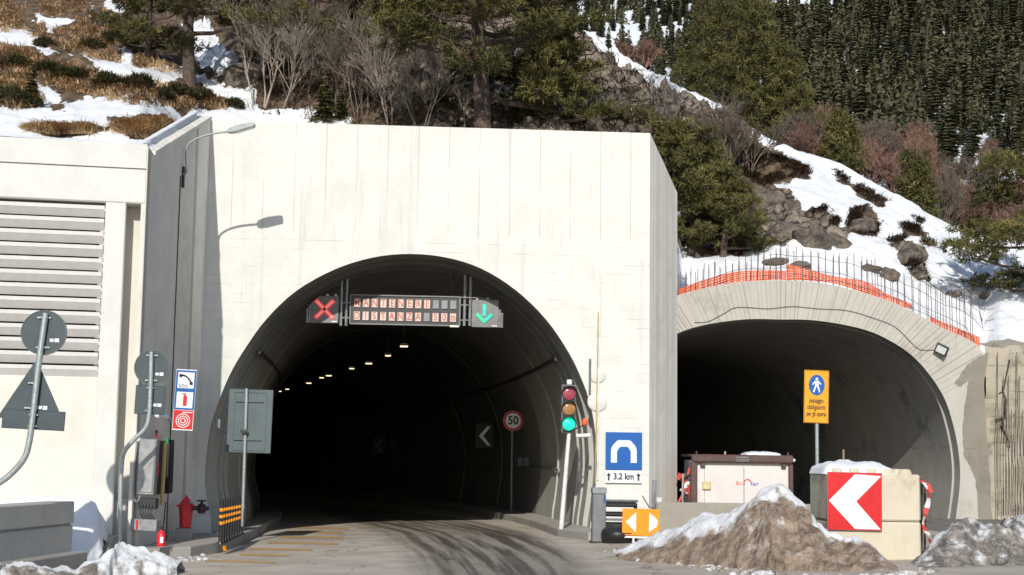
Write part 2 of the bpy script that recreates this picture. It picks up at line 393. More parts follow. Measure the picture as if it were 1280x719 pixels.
def Fr(o, yaw=0, tilt=0): return Matrix.Translation(o) @ Matrix.Rotation(yaw, 4, 'Z') @ Matrix.Rotation(tilt, 4, 'Y')
def text(s, size, Mx, name, m, parent, squash=1.0, ext=.002, align='CENTER', bold=0, fit=None):
    cu = bpy.data.curves.new(name, 'FONT'); cu.body = s; cu.size = size; cu.align_x = align; cu.align_y = 'CENTER'; cu.extrude = ext; cu.offset = bold
    t = bpy.data.objects.new('tmp', cu); col.objects.link(t); bpy.context.view_layer.update()
    me = bpy.data.meshes.new_from_object(t.evaluated_get(bpy.context.evaluated_depsgraph_get())); me.name = name
    bpy.data.objects.remove(t); bpy.data.curves.remove(cu)
    if fit:
        xs_ = [v.co.x for v in me.vertices]; squash = fit/(max(xs_)-min(xs_)); me.transform(Matrix.Translation((-(max(xs_)+min(xs_))/2, 0, 0)))
    T = Mx @ Matrix.Rotation(math.pi/2, 4, 'X') @ Matrix.Diagonal((squash, 1, 1, 1))
    o0 = WL[parent.name]; me.transform(Matrix.Translation(-o0) @ T)
    me.materials.clear(); me.materials.append(M[m])
    o = bpy.data.objects.new(name, me); col.objects.link(o); o.parent = parent; WL[o.name] = o0; return o
def smooth_curve(pts, n=6):
    out = []; p = [np.array(q, float) for q in pts]
    for i in range(len(p)-1):
        a = p[max(0, i-1)]; b = p[i]; c = p[i+1]; d = p[min(len(p)-1, i+2)]
        for k in range(n):
            t = k/n; out.append(.5*((2*b)+(-a+c)*t+(2*a-5*b+4*c-d)*t*t+(-a+3*b-3*c+d)*t**3))
    out.append(p[-1]); return out
def fn(x, y, z=0, s=1, o=4): return noise.fractal(Vector((x*s, y*s, z*s)), .9, 2.0, o)

# ------------------------------------------------------------------ key survey points
A0 = P(254, 400, 34.0); B0 = P(812, 400, 34.75); A0.z = B0.z = 0
fd = (B0-A0).normalized(); LEN = (B0-A0).length
fyaw = math.atan2(fd.y, fd.x)
ZTOP = PP(255, 150, A0, fd).z
def Fc(px, py): return PP(px, py, A0, fd)
WX = A0.x                                   # plane of the wing wall
def wingpt(px, py): d = ray(px, py); return CAM + d*(WX/d.x)

# ------------------------------------------------------------------ ground, road, kerbs
mb = MB(); xs = [-600, -200, -60, -12, 0, 12, 60, 200, 700]; ys = [-60, -10, 10, 30, 60, 120, 300, 900]
vs = [(x, y, gz(x)-.01) for y in ys for x in xs]; fs = [(j*9+i, j*9+i+1, (j+1)*9+i+1, (j+1)*9+i) for j in range(7) for i in range(8)]
mb.add(vs, fs); tag(mb.build('ground', 'ground', origin=(0, 0, 0)), kind='structure')
cxs = (A0 + fd*((Fc(257, 600)-A0).dot(fd) + (Fc(745, 600)-A0).dot(fd))/2)   # tunnel centre at the face
TA, TB = .075, .0026
def tpath(s): return Vector((cxs.x - TA*s - TB*s*s, cxs.y+s, 0))
# road surface: dense sheet with wheel-track attributes
Yv = np.concatenate([np.arange(-14, 18, 2.0), np.arange(18, 52, .25), np.arange(52, 190, 3.0)])
lx = [(22.8, -1.15), (26, -1.5), (29, -1.8), (37, -2.9), (43, -4.4), (60, -8), (190, -90)]; rx = [(22.8, 1.25), (26, 1.15), (29, .95), (34, .5), (37, .1), (44, -1.3), (60, -6), (190, -85)]
vs = []; wet = []; lane = []; nx = 120
for Y in Yv:
    if Y < 36: xl, xr = -9.5, 9.5
    else:
        c = tpath(Y-cxs.y).x; xl, xr = c-4.6, c+4.6
        if Y < 40: k = (Y-36)/4; xl, xr = -9.5*(1-k)+xl*k, 9.5*(1-k)+xr*k
    tl = interp(Y, [a for a, _ in lx], [b for _, b in lx]); tr = interp(Y, [a for a, _ in rx], [b for _, b in rx])
    if Y < 22.8: tl += (22.8-Y)*.02; tr += (22.8-Y)*.12
    for i in range(nx+1):
        x = xl+(xr-xl)*i/nx; vs.append((x, Y, gz(x)+.004)); u = (x-tl)/(tr-tl)
        w = max(0, min(1, (u+.15)/.3))*max(0, min(1, (1.12-u)/.14)); wet.append(w); lane.append(u)
fs = [(j*(nx+1)+i, j*(nx+1)+i+1, (j+1)*(nx+1)+i+1, (j+1)*(nx+1)+i) for j in range(len(Yv)-1) for i in range(nx)]
mb = MB(); mb.v = vs; mb.f = fs; mb.m = [0]*len(fs); road = tag(mb.build('road', 'road', origin=(0, 0, 0)), kind='structure')
for nme, dat in (('wet', wet), ('lane', lane)):
    at = road.data.attributes.new(nme, 'FLOAT', 'POINT'); at.data.foreach_set('value', dat)
for (x0, x1, y, sl) in ((369, 436, 659.5, 1.0), (360, 430, 665, 1), (351, 430, 671, 1.2), (335, 424, 678, 2), (313, 391, 686, 1.5), (300, 362, 693, 1.5), (256, 346, 701, 2)):
    a, b, c, d = G(x0, y+1.3, .008), G(x1, y+sl+1.3, .008), G(x1, y+sl-1.2, .008), G(x0, y-1.2, .008)
    MB().add([a, b, c, d], [(0, 1, 2, 3)]).build('painted_stripe', 'stripe', road)
def kerb(name, edge, back, h, label):
    """pavement: polygon between kerb line and back line with a real step"""
    mb = MB(); n = len(edge)
    E = [Vector((p.x, p.y, gz(p.x))) for p in edge]; Bk = [Vector((p.x, p.y, gz(p.x)+h)) for p in back]
    T = [e+Vector((0, 0, h)) for e in E]
    inn = [T[i]+(Bk[i]-T[i]).normalized()*.14 for i in range(n)]
    mb.k = 0
    for i in range(n-1):
        mb.k = 1; mb.add([E[i]-Vector((0, 0, .2)), E[i+1]-Vector((0, 0, .2)), T[i+1]-Vector((0, 0, .02)), T[i]-Vector((0, 0, .02))], [(0, 1, 2, 3)])
        o0 = (Bk[i]-T[i]).normalized()*.02; o1 = (Bk[i+1]-T[i+1]).normalized()*.02
        mb.add([T[i]-Vector((0, 0, .02)), T[i+1]-Vector((0, 0, .02)), T[i+1]+o1, T[i]+o0], [(0, 1, 2, 3)])
        mb.add([T[i]+o0, T[i+1]+o1, inn[i+1], inn[i]], [(0, 1, 2, 3)])
        mb.k = 0; mb.add([inn[i], inn[i+1], Bk[i+1], Bk[i]], [(0, 1, 2, 3)])
    mb.k = 1
    for e in (0, n-1): mb.add([E[e]-Vector((0, 0, .2)), T[e], Bk[e], Bk[e]-Vector((0, 0, h+.2))], [(0, 1, 2, 3)])
    o = mb.build(name, ['pave', 'kerb']); return tag(o, label, None, kind='structure')
e = [G(x, y) for x, y in ((60, 704), (170, 702), (238, 698), (272, 692), (300, 682), (322, 671), (338, 661))]
for s in (9, 14, 25, 60, 120): e.append(tpath(s)+Vector((-3.25, 0, 0)))
bk = [Vector((-9.2, 28.9, 0)), Vector((-7.6, 30.5, 0)), Vector((-7.3, 33, 0)), Vector((-7.2, 33.9, 0)), Vector((-7.1, 34.5, 0)), Vector((-7.0, 35.4, 0)), Vector((-7.2, 37, 0))]
for s in (9, 14, 25, 60, 120): bk.append(tpath(s)+Vector((-4.5, 0, 0)))
pl = kerb('pavement', e, bk, .22, None)
e2 = [G(x, y) for x, y in ((790, 676), (735, 676), (697, 671), (668, 660), (640, 652), (604, 645))]
for s in (14, 25, 60, 120): e2.append(tpath(s)+Vector((3.2 if s < 20 else 3.1, 0, 0)))
bk2 = [Vector((3.2, 34.3, 0)), Vector((2.1, 34.4, 0)), Vector((1.95, 35.5, 0)), Vector((1.9, 37.2, 0)), Vector((1.7, 40.2, 0)), Vector((1.2, 43.5, 0))]
for s in (14, 25, 60, 120): bk2.append(tpath(s)+Vector((4.5, 0, 0)))
pr = kerb('pavement', e2, bk2, .17, None)
# kerb reflectors
for (x, y) in ((281, 684), (315, 667), (331, 655)):
    p = G(x, y+6); mb = MB(Fr(Vector((p.x, p.y-.02, gz(p.x)+.07)), R(35)));
    tag(mb.box((0, 0, 0), (.09, .02, .1), bev=.004).build('kerb_reflector', 'orange'), 'small orange reflector on the left kerb face' , 'reflector', 'orange kerb reflectors')

# ------------------------------------------------------------------ portal of the road tunnel
ARCH = [(266, 662), (264, 649), (258.5, 617), (256.8, 591), (259, 560), (263, 532), (271.5, 508), (281, 473+8), (290, 466), (306.5, 435.5), (331, 402), (370, 362), (418, 335), (466, 321), (512, 317.5), (558, 322), (602, 336), (645, 362), (683, 400), (711, 441), (727, 474), (738, 506), (744, 540), (746, 580), (743, 620), (738, 655), (737, 662)]
ARCH = [(264, 649), (257.5, 617), (256.3, 591), (259, 560), (264, 530), (274, 500), (288, 467), (306.5, 435.5), (333, 399), (370, 364), (418, 337), (466, 322), (512, 317.5), (558, 322), (602, 336), (645, 363), (683, 400), (711, 441), (727, 474), (738, 506), (744, 540), (746, 580), (743, 620), (738, 655)]
arch = []
for q in smooth_curve(ARCH, 4):
    w = Fc(q[0], q[1]); arch.append(((w-A0).dot(fd), w.z))
u0 = arch[0][0]; u1 = arch[-1][0]
arch = [(u0+.12, -1.2), (u0+.03, -.3)] + arch + [(u1-.03, -.3), (u1-.12, -1.2)]
UC = (Fc(501, 600)-A0).dot(fd); ZC = 2.2
def wp(u, z, off=0):   # point of the face plane; off = towards the camera
    return A0 + fd*u + Vector((fd.y, -fd.x, 0))*off + Vector((0, 0, z))
portal = thing('tunnel_portal', (wp(UC, 0).x, wp(UC, 0).y, 0), 'pale board-marked concrete portal block around the large open road tunnel', 'tunnel portal')
mb = MB(); n = len(arch); inner = []; outer = []
u_l, u_r = -.0, LEN
def outr(u, z):
    dx, dz = u-UC, z-ZC
    if z < -.25: return ((u_l if dx < 0 else u_r), z)
    t = 1e9
    if dx < 0: t = min(t, (u_l-UC)/dx)
    if dx > 0: t = min(t, (u_r-UC)/dx)
    if dz > 0: t = min(t, (ZTOP-ZC)/dz)
    return (UC+dx*t, ZC+dz*t)
pts = []
for i in range(n):
    pts.append((arch[i], outr(*arch[i])))
# exact corners
full = []
for i in range(n):
    full.append(pts[i])
    if i < n-1:
        a, b = pts[i][1], pts[i+1][1]
        for cu in (u_l, u_r):
            if (abs(a[0]-cu) < 1e-6) != (abs(b[0]-cu) < 1e-6) and (abs(a[1]-ZTOP) < 1e-6 or abs(b[1]-ZTOP) < 1e-6):
                full.append((((arch[i][0]+arch[i+1][0])/2, (arch[i][1]+arch[i+1][1])/2), (cu, ZTOP)))
bev = .04
for (a, b), (c, d) in zip(full[:-1], full[1:]):
    mb.add([wp(*a), wp(*c), wp(*d), wp(*b)], [(0, 1, 2, 3)])
mb.build('facade', 'portal', portal)
# right flank, top and left return
q1 = wp(LEN, 0); q2 = P(846.5, 400, 36.3); zt2 = P(845.5, 241, 36.3).z
mb = MB(); q2 = Vector((q2.x, q2.y, 0)); e1 = wp(LEN, 0)
mb.add([Vector((e1.x, e1.y, -.5)), Vector((e1.x, e1.y, ZTOP)), Vector((q2.x, q2.y, zt2)), Vector((q2.x, q2.y, -.5))], [(0, 1, 2, 3)])
mb.add([Vector((q2.x, q2.y, -.5)), Vector((q2.x, q2.y, zt2)), Vector((q2.x-.1, q2.y+6, zt2-.8)), Vector((q2.x-.1, q2.y+6, -.5))], [(0, 1, 2, 3)])
mb.build('flank_wall', 'side', portal)
mb = MB(); a = wp(0, ZTOP); b = wp(LEN, ZTOP)
mb.add([a, b, Vector((q2.x, q2.y, zt2)), Vector((a.x, q2.y, zt2)), Vector((a.x, 42, zt2-.5)), Vector((q2.x, 43, zt2-.8))], [(0, 1, 2, 3), (3, 2, 5, 4)])
mb.add([a+Vector((-.02, 0, 0)), Vector((a.x-.02, q2.y, zt2)), Vector((a.x-.02, q2.y, 0)), Vector((a.x-.02, a.y, 0))], [(0, 1, 2, 3)])
mb.build('roof_slab', 'portal', portal)
def joint(u0_, z0_, u1_, z1_, nm='joint'):
    return (u0_, z0_, u1_, z1_)
# lining swept along the curved axis
prof = [(u-UC, z) for u, z in arch]
def sweep(mb, sects, prof, path, face=None):
    rows = []
    for s, k, dz in sects:
        if face is not None and s <= 0: row = [face(UC+u, z) for u, z in prof]
        else:
            c = path(s); t = (path(s+.1)-path(s)).normalized(); rt = Vector((t.y, -t.x, 0)); 
            if face is not None:
                w = min(1, s/6); rt = (fd*(1-w)+rt*w).normalized()
            row = [c + rt*(u*k) + Vector((0, 0, (z-2)*k+2+dz)) for u, z in prof]
        rows.append(row)
    m = len(prof); vs = [p for r_ in rows for p in r_]
    fs = [(j*m+i, (j+1)*m+i, (j+1)*m+i+1, j*m+i+1) for j in range(len(rows)-1) for i in range(m-1)]
    mb.add(vs, fs)
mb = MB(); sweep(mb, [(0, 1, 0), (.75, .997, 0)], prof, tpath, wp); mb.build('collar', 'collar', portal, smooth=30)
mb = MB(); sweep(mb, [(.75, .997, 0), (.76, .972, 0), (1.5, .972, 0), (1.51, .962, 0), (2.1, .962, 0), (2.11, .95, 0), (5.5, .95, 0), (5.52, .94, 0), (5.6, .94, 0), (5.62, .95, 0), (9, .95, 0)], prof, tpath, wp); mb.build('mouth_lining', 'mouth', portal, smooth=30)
sect = [(9, .95, 0)]
s = 9
while s < 170:
    s2 = s+8; sect += [(s2, .95, 0), (s2+.02, .943, 0), (s2+.16, .943, 0), (s2+.18, .95, 0)]; s = s2+.18
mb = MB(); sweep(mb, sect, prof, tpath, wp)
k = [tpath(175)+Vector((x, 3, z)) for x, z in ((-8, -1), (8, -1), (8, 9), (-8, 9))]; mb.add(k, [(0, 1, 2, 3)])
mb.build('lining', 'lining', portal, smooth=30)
# outer shell closing the tunnel to daylight is the hill itself; joint strip along the right haunch
def along(side, z, s0, s1, off=.05, n=40):
    # profile half-width at height z
    us = [(abs(u)) for u, zz in prof if (u > 0) == (side > 0) and abs(zz-z) < .35]
    hw = sum(us)/len(us)*.95; out = []
    for i in range(n+1):
        s = s0+(s1-s0)*(i/n)**1.3; c = tpath(s); t = (tpath(s+.1)-tpath(s)).normalized(); rt = Vector((t.y, -t.x, 0))
        out.append(c+rt*side*(hw-off)+Vector((0, 0, z)))
    return out
mb = MB(); mb.tube(along(1, 4.15, 1.0, 90, .07), .055, 6); mb.build('cable_duct', 'cable', portal)
mb = MB(); mb.tube(along(-1, 4.15, .6, 60, .07), .055, 6); mb.build('cable_duct', 'cable', portal)
mb = MB(); mb.tube(along(1, 1.5, 5, 60, .06), .025, 6); mb.build('cable_duct', 'galv', portal)
# tunnel lamps
for i, (x, y) in enumerate(((505, 433), (485, 444.7), (461, 454.5), (439.7, 460.8), (411, 469.7), (402, 472.3), (386, 479), (359, 486.6), (349, 489.2))):
    d = ray(x, y); t = (5.5-CH)/d.z; p = CAM+d*t
    lt = thing('tunnel_lamp', p, 'small lit lamp hanging in the row under the dark tunnel ceiling', 'lamp', 'lit lamps along the tunnel ceiling')
    MB(Fr(p, .1)).box((0, 0, .06), (.28, .3, .1), bev=.02).build('housing', 'steel', lt)
    MB(Fr(p, .1)).box((0, 0, 0), (.2 if i % 2 else .26, .24, .04), bev=.01).build('lamp_glass', 'lamp_on', lt)
    MB(Fr(p, .1)).tube([(0, 0, .1), (0, 0, 1.1)], .012, 6).build('hanger', 'steel', lt)

# ------------------------------------------------------------------ wing wall
wf = wingpt(193, 194); wb = wingpt(253, 150); wn_ = wingpt(181, 300); wc = wingpt(180.5, 179)
ww = thing('retaining_wall', (WX, 31.5, -.3), 'grey streaked shaded wing wall rising between the louvred building and the portal', 'wall')
th = .45
y0, y1 = wf.y, A0.y-.004; z0, z1 = wf.z, ZTOP+.02; yn = wn_.y
pw_ = [(yn, -.6), (y1, -.6), (y1, z1), (y0, z0), (yn, wc.z)]
mb = MB(); n_ = len(pw_); vs = [(WX, y, z) for y, z in pw_]+[(WX-.1, y, z) for y, z in pw_]
mb.add(vs, [tuple(range(n_)), tuple(range(2*n_-1, n_-1, -1))]+[(k, (k+1) % n_, n_+(k+1) % n_, n_+k) for k in range(n_)]); mb.build('wall_face', 'wing', ww)
mb = MB(); mb.add([(WX+.03, y0-.03, z0), (WX+.03, y1, z1), (WX-th, y1, z1), (WX-th, y0-.03, z0), (WX+.03, y0-.03, z0+.07), (WX+.03, y1, z1+.07), (WX-th, y1, z1+.07), (WX-th, y0-.03, z0+.07)],
    [(0, 1, 2, 3), (4, 5, 6, 7), (0, 1, 5, 4), (3, 2, 6, 7), (0, 4, 7, 3)]); mb.build('coping', 'side', ww)
# vertical joint
mb = MB(); jy = wingpt(222, 300).y; mb.tube([(WX+.01, jy, 0), (WX+.01, jy, 7.6)], .014, 5); mb.build('conduit', 'iron', ww)
# snow on the coping
mb = MB(); vs = []; nn = 24
for i in range(nn+1):
    t = i/nn; y = y0+.1+(y1-y0-.1)*t; z = z0+(z1-z0)*((y-y0)/(y1-y0))+.075
    w0 = .16+.12*fn(y*2.3, 3)+.1*t
    for (xx, zz) in ((-th+.0, .02), (-th+.05, .12), (-.5*(th)+.02, .13), (-w0-.12, .08), (-w0, .0)): vs.append((WX+xx, y, z+zz+.015*fn(y*5, xx*5)))
fs = [(i*5+k, i*5+k+1, (i+1)*5+k+1, (i+1)*5+k) for i in range(nn) for k in range(4)]
mb.add(vs, fs); tag(mb.build('snow_patch', 'snow', smooth=True), 'thin strip of snow lying on the sloping top of the wing wall', 'snow')

# ------------------------------------------------------------------ louvred ventilation building
V1 = Vector((WX-.01, yn-.006, 0)); vd = Vector((1, .2, 0)).normalized(); V1.z = 0; vyaw = math.atan2(.2, 1)
def Vp(px, py): w = PP(px, py, V1, vd); return ((w-V1).dot(vd), w.z)
VM = Matrix.Translation(V1) @ Matrix.Rotation(vyaw, 4, 'Z')     # local: x along face, y into the hill, z up
vt = Vp(180, 180)[1]; vbm = Vp(180, 255)[1]
vb = thing('ventilation_building', (V1.x-4, V1.y, -.3), 'low pale concrete building with a wide louvre opening, left of the tunnel portal', 'building')
XL = -9.0
u128 = Vp(130, 300)[0]; u155 = Vp(156, 300)[0]; zs_top = Vp(100, 251)[1]; zs_bot = Vp(100, 470)[1]
MB(VM).box(((XL)/2, .9, (vt+vbm)/2), (-XL, 1.8, vt-vbm), bev=.025).build('beam', 'vent', vb)
mb = MB(VM); zl = Vp(90, 207)[1]; mb.box((XL/2, -.002, zl), (-XL-.04, .012, .02)); mb.build('joint', 'iron', vb)
MB(VM).box(((u128+u155)/2, .3, (vbm-.6)/2), (u155-u128, .6, vbm+.6-.004), bev=.02).build('pillar', 'vent', vb)
MB(VM).box(((u128-.003+XL)/2, .42, (zs_bot-.6)/2), (u128-.003-XL, .5, zs_bot+.6), bev=.015).build('lower_wall', 'ventw', vb)
MB(VM).box((u155/2-.25, .72, (vbm-.6)/2), (-u155+.5, .5, vbm+.6-.01)).build('recessed_wall', 'ventw', vb)
MB(VM).box(((u128+XL)/2, 1.6, (zs_top+zs_bot)/2), (u128-XL, .05, zs_top-zs_bot+.3)).build('louvre_back', 'dark', vb)
NS = 13; pitch = (zs_top-zs_bot)/NS
for i in range(NS):
    zc = zs_top-pitch*(i+.1)-.03
    mb = MB(VM); x0_, x1_ = XL+.1, u128-.02
    # vertical lip catching the sun, then a plate sloping inwards and down
    z_a = zc-.005; lip = .075; 
    pr_ = [(.10, z_a), (.10, z_a-lip), (.125, z_a-lip), (.26, z_a-lip-.155), (.28, z_a-lip-.150), (.125, z_a)]
    # shape: grey plate above, bright lip below
    pr_ = [(.30, z_a), (.315, z_a-.01), (.135, z_a-.145), (.115, z_a-.15), (.10, z_a-.16), (.10, z_a-.16-lip), (.085, z_a-.16-lip), (.085, z_a-.145)]
    pr_ = [(.085, z_a), (.085, z_a-lip), (.09, z_a-lip), (.185, z_a-lip-.14), (.205, z_a-lip-.135), (.12, z_a)]
    m_ = len(pr_); vs = [(x0_, y, z) for y, z in pr_]+[(x1_, y, z) for y, z in pr_]
    fs = [tuple(range(m_)), tuple(range(2*m_-1, m_-1, -1))]+[(k, (k+1) % m_, m_+(k+1) % m_, m_+k) for k in range(m_)]
    mb.add(vs, fs); mb.build('slat', 'slat', vb)
    MB(VM).box((x1_+.01, .12, z_a-.08), (.03, .05, .05)).build('bracket', 'white', vb) if i % 2 == 0 else None
mb = MB(VM)
for xx in (-4.6, -3.9): mb.box((xx, 1.2, zs_bot+.8), (.5, .3, 1.5))
mb.build('duct', 'anth', vb)
MB(VM).box((XL/2, 4.0, vt-1.6), (-XL, 4.4, 1.2)).build('roof', 'vent', vb)

# ------------------------------------------------------------------ wall lamp on the wing wall
ly = wingpt(228, 215).y; b0 = wingpt(227, 218); lp = thing('wall_lamp', b0, 'curved-arm floodlight fixed high on the grey wing wall beside the portal', 'lamp')
hd = P(300, 161, ly); b_top = P(229, 195, ly)
arm = [b0+Vector((.03, 0, 0)), Vector((WX+.09, ly, b0.z+.1)), P(233, 186, ly), P(243, 175, ly), P(262, 168, ly), P(284, 164.5, ly)]
arm = [Vector(q) for q in smooth_curve([tuple(a) for a in arm], 5)]
MB().tube(arm, .024, 8).build('arm', 'lamp_grey', lp, smooth=40)
MB().box((WX+.03, ly, b0.z-.05), (.05, .1, .45), bev=.01).build('bracket', 'anth', lp)
hm = Fr(P(301, 160.5, ly), 0, R(-13))
MB(hm).prism([(-.3, -.02), (-.24, .03), (-.05, .065), (.24, .06), (.31, .03), (.29, -.03), (-.1, -.06), (-.25, -.05)], -.11, .11).build('lamp_head', 'lamp_grey', lp)
MB(hm).box((.08, 0, -.05), (.36, .17, .03), Matrix.Rotation(R(-6), 3, 'Y'), bev=.008).build('lamp_glass', 'glass', lp)
# floodlight on the flank
p = P(843, 270, 36.9); fl = thing('floodlight', p, 'small floodlight on an arm at the right flank wall of the portal', 'lamp')
MB(Fr(p, R(20), R(-35))).box((0, 0, 0), (.3, .18, .1), bev=.02).build('lamp_head', 'lamp_grey', fl)
p2 = P(834, 276, 36.5); MB().tube([p2, p2+Vector((.12, -.1, 0)), p], .02, 6).build('arm', 'anth', fl)
MB(Fr(p2, R(60))).box((0, 0, -.05), (.14, .06, .3), bev=.01).build('bracket', 'steel', fl)

# ------------------------------------------------------------------ lane display in the tunnel mouth
DY = 35.6
def D(px, py): return P(px, py, DY)
vm = thing('lane_display', D(506, 408), 'dark overhead message board reading MANTENERE DISTANZA 50m, hung in the tunnel mouth', 'message sign')
c = (D(437, 370)+D(576, 407))/2; w = (D(576, 380)-D(437, 380)).length; h = D(500, 367).z-D(500, 404.5).z
dm = Matrix.Translation(Vector((c.x, DY, D(506, 388).z))) @ Matrix.Rotation(R(.45), 4, 'Y')
MB(dm).box((0, .12, 0), (w, .22, h), bev=.02).build('display_panel', 'anth', vm)
mb = MB(dm)
for sz in (-1, 1): mb.box((0, -.0, sz*(h/2-.015)), (w-.02, .05, .03))
for sx in (-1, 1): mb.box((sx*(w/2-.02), -.0, 0), (.03, .05, h-.03))
mb.build('frame', 'grey_face', vm)
pitch_ = (573.5-445.5)/ (570-445.5) 
cw = .146; chh = .205; xs0 = -w/2+ (446.5-437)/139*w*1.0; xs1 = -w/2+(566.5-437)/139*w
rows = ("MANTENERE   ", "DISTANZA 50m")
for r_, row in enumerate(rows):
    zc = (.155, -.155)[r_]*1.0
    for i, chx in enumerate(row):
        x = xs0+(xs1-xs0)*i/11
        cm = dm @ Matrix.Translation((x, -.005, zc))
        cell = MB(cm).box((0, 0, 0), (cw, .03, chh), bev=.004).build('display_cell', 'cell' if chx != ' ' else 'celloff', vm)
        if chx != ' ':
            text(chx, .235, cm @ Matrix.Translation((0, -.0165, 0)), 'letter', 'ledt', cell, .78 if chx != 'm' else .6, bold=.002)
MB(dm).box((w/2-.14, -.02, -h/2-.0), (.22, .05, .05), bev=.008).build('sensor', 'white', vm)
# lane signal boxes
for kx, (pa, pb, ya, yb) in enumerate(((388.5, 423, 370, 403.5), (590, 623, 375, 409))):
    ca = D((pa+pb)/2, (ya+yb)/2); ww_ = (pb-pa)/52.2; hh_ = (yb-ya)/52.2
    nm = ('square lane signal with a lit red cross, left of the message board', 'square lane signal with a lit green down arrow, right of the message board')[kx]
    ls = thing('lane_signal', ca, nm, 'traffic signal'); lm = Matrix.Translation(ca) @ Matrix.Rotation(R(.45), 4, 'Y')
    if kx == 0: poly = [(-ww_/2, -hh_/2), (ww_/2, -hh_/2), (ww_/2, hh_/2), (-ww_/2+.2, hh_/2), (-ww_/2, hh_/2-.17)]
    else: poly = [(-ww_/2, -hh_/2), (ww_/2, -hh_/2), (ww_/2, hh_/2), (-ww_/2, hh_/2)]
    MB(lm).prism(poly, 0, .2).build('housing', 'grey_face', ls)
    sx = -1 if kx == 0 else 1
    MB(lm).tube([(sx*(ww_/2+.03), .05, -hh_/2), (sx*(ww_/2+.03), .05, hh_/2-.22)], .035, 8).build('side_tube', 'steel', ls); MB(lm).tube([(sx*(ww_/2+.09), .06, -hh_/2), (sx*(ww_/2+.09), .06, hh_/2-.3)], .03, 8).build('side_tube', 'steel', ls)
    for bx in (.05, -.2 if kx else .25): MB(lm).box((bx, .06, hh_/2+.03), (.065, .08, .055), bev=.01).build('bolt_cap', 'white', ls)
    MB(lm).box((ww_/2-.09, -.01, -hh_/2+.03), (.13, .02, .03)).build('plate', 'white', ls)
    if kx == 0:
        for a in (45, -45):
            MB(lm @ Matrix.Rotation(R(a), 4, 'Y')).box((0, -.012 if a > 0 else -.02, 0), (.62, .02, .105), bev=.006).build('cross_bar', 'xred', ls)
            MB(lm @ Matrix.Rotation(R(a), 4, 'Y')).box((0, -.026 if a > 0 else -.034, 0), (.56, .01, .05), bev=.003).build('light_strip', 'xcore', ls)
        MB(lm).disc((0, -.04, 0), .04, .02, 12).build('hub', 'iron', ls)
    else:
        MB(lm).box((-.02, -.012, .08), (.10, .02, .3), bev=.006).build('arrow_bar', 'agreen', ls)
        MB(lm).box((-.02, -.026, .06), (.05, .01, .24), bev=.003).build('light_strip', 'ablue', ls)
        for a, xx in ((45, -.105), (-45, .065)):
            MB(lm @ Matrix.Translation((xx, 0, -.115)) @ Matrix.Rotation(R(a), 4, 'Y')).box((0, -.017-.003*(a > 0), 0), (.29, .02, .095), bev=.006).build('arrow_bar', 'agreen', ls)
            if a < 0: MB(lm @ Matrix.Translation((xx, 0, -.115)) @ Matrix.Rotation(R(a), 4, 'Y')).box((.03, -.031, 0), (.18, .01, .045), bev=.003).build('light_strip', 'ablue', ls)
# hanging posts
for px_, ytop in ((425.5, 356), (432, 352), (580, 350), (587, 352)):
    a = D(px_, 407); b = D(px_+2, 330)
    tag(MB().tube([a+Vector((0, .08, 0)), b+Vector((0, .08, 0))], .036, 8).build('post', 'steel', vm, smooth=40))
for px_ in (388, 565, 622):
    MB().tube([D(px_, 370)+Vector((0, .15, 0)), D(px_+1, 335)+Vector((0, .15, 0))], .022, 6).build('hanger', 'iron', vm)
for y_ in (378, 397): MB().tube([D(424, y_)+Vector((0, .08, 0)), D(440, y_)+Vector((0, .08, 0))], .018, 6).build('bracket', 'steel', vm)
for y_ in (381, 400): MB().tube([D(574, y_)+Vector((0, .08, 0)), D(592, y_)+Vector((0, .08, 0))], .018, 6).build('bracket', 'steel', vm)
MB().tube([D(560, 371.5), D(600, 372.5), D(617, 376)], .012, 5).build('cable', 'steel', vm)

# ------------------------------------------------------------------ traffic light
TY = 34.1
tb = P(702, 652, TY); tl = thing('traffic_light', (tb.x, TY, tb.z), 'three-lamp traffic light with the green lens lit, on a post at the right tunnel wall', 'traffic light')
c = P(711, 511, TY); tm = Fr(c, R(6)); s_ = TY/F
hw_, hh_ = 17.5*s_, 60*s_
MB(tm).box((0, .12, 0), (hw_, .22, hh_), bev=.02).build('housing', 'grey_face', tl)
MB(tm).box((0, -.0, 0), (hw_-.05, .03, hh_-.05), bev=.01).build('front_panel', 'black', tl)
for i, mt in enumerate(('lensr', 'lensa', 'lensg')):
    zc = (1-i)*hh_*.315
    MB(tm).lathe([(.15, -.02), (.145, -.045), (.1, -.065), (.03, -.072)], (0, 0, zc), 24, 'y').build('lens', mt, tl, smooth=50)
    mb = MB(tm); vs = []; fs = []; K = 16
    for k in range(K+1):
        a = R(-20)+R(220)*k/K; r1 = .172
        vs += [(r1*math.cos(a), -.01, zc+r1*math.sin(a)), (r1*math.cos(a), -.01-.17*max(0, .2+.8*math.sin(a)), zc+r1*math.sin(a)+.0)]
        rr = .158; vs += [(rr*math.cos(a), -.01, zc+rr*math.sin(a)), (rr*math.cos(a), -.01-.17*max(0, .2+.8*math.sin(a)), zc+rr*math.sin(a))]
    for k in range(K):
        b = k*4; fs += [(b, b+1, b+5, b+4), (b+2, b+6, b+7, b+3), (b+1, b+3, b+7, b+5)]
    mb.add(vs, fs); mb.build('visor', 'black', tl, smooth=40)
MB(tm).box((.02, .1, hh_/2+.06), (.12, .1, .12), bev=.02).build('cap', 'white', tl)
MB().tube([P(711.5, 541, TY)+Vector((0, .1, 0)), P(701.5, 662, TY)+Vector((0, .1, 0))], [.045, .055], 10).build('post', 'white', tl, smooth=40)
bl = thing('beacon', P(731, 535, TY), 'small orange beacon lamp on a white bracket right of the traffic light', 'lamp')
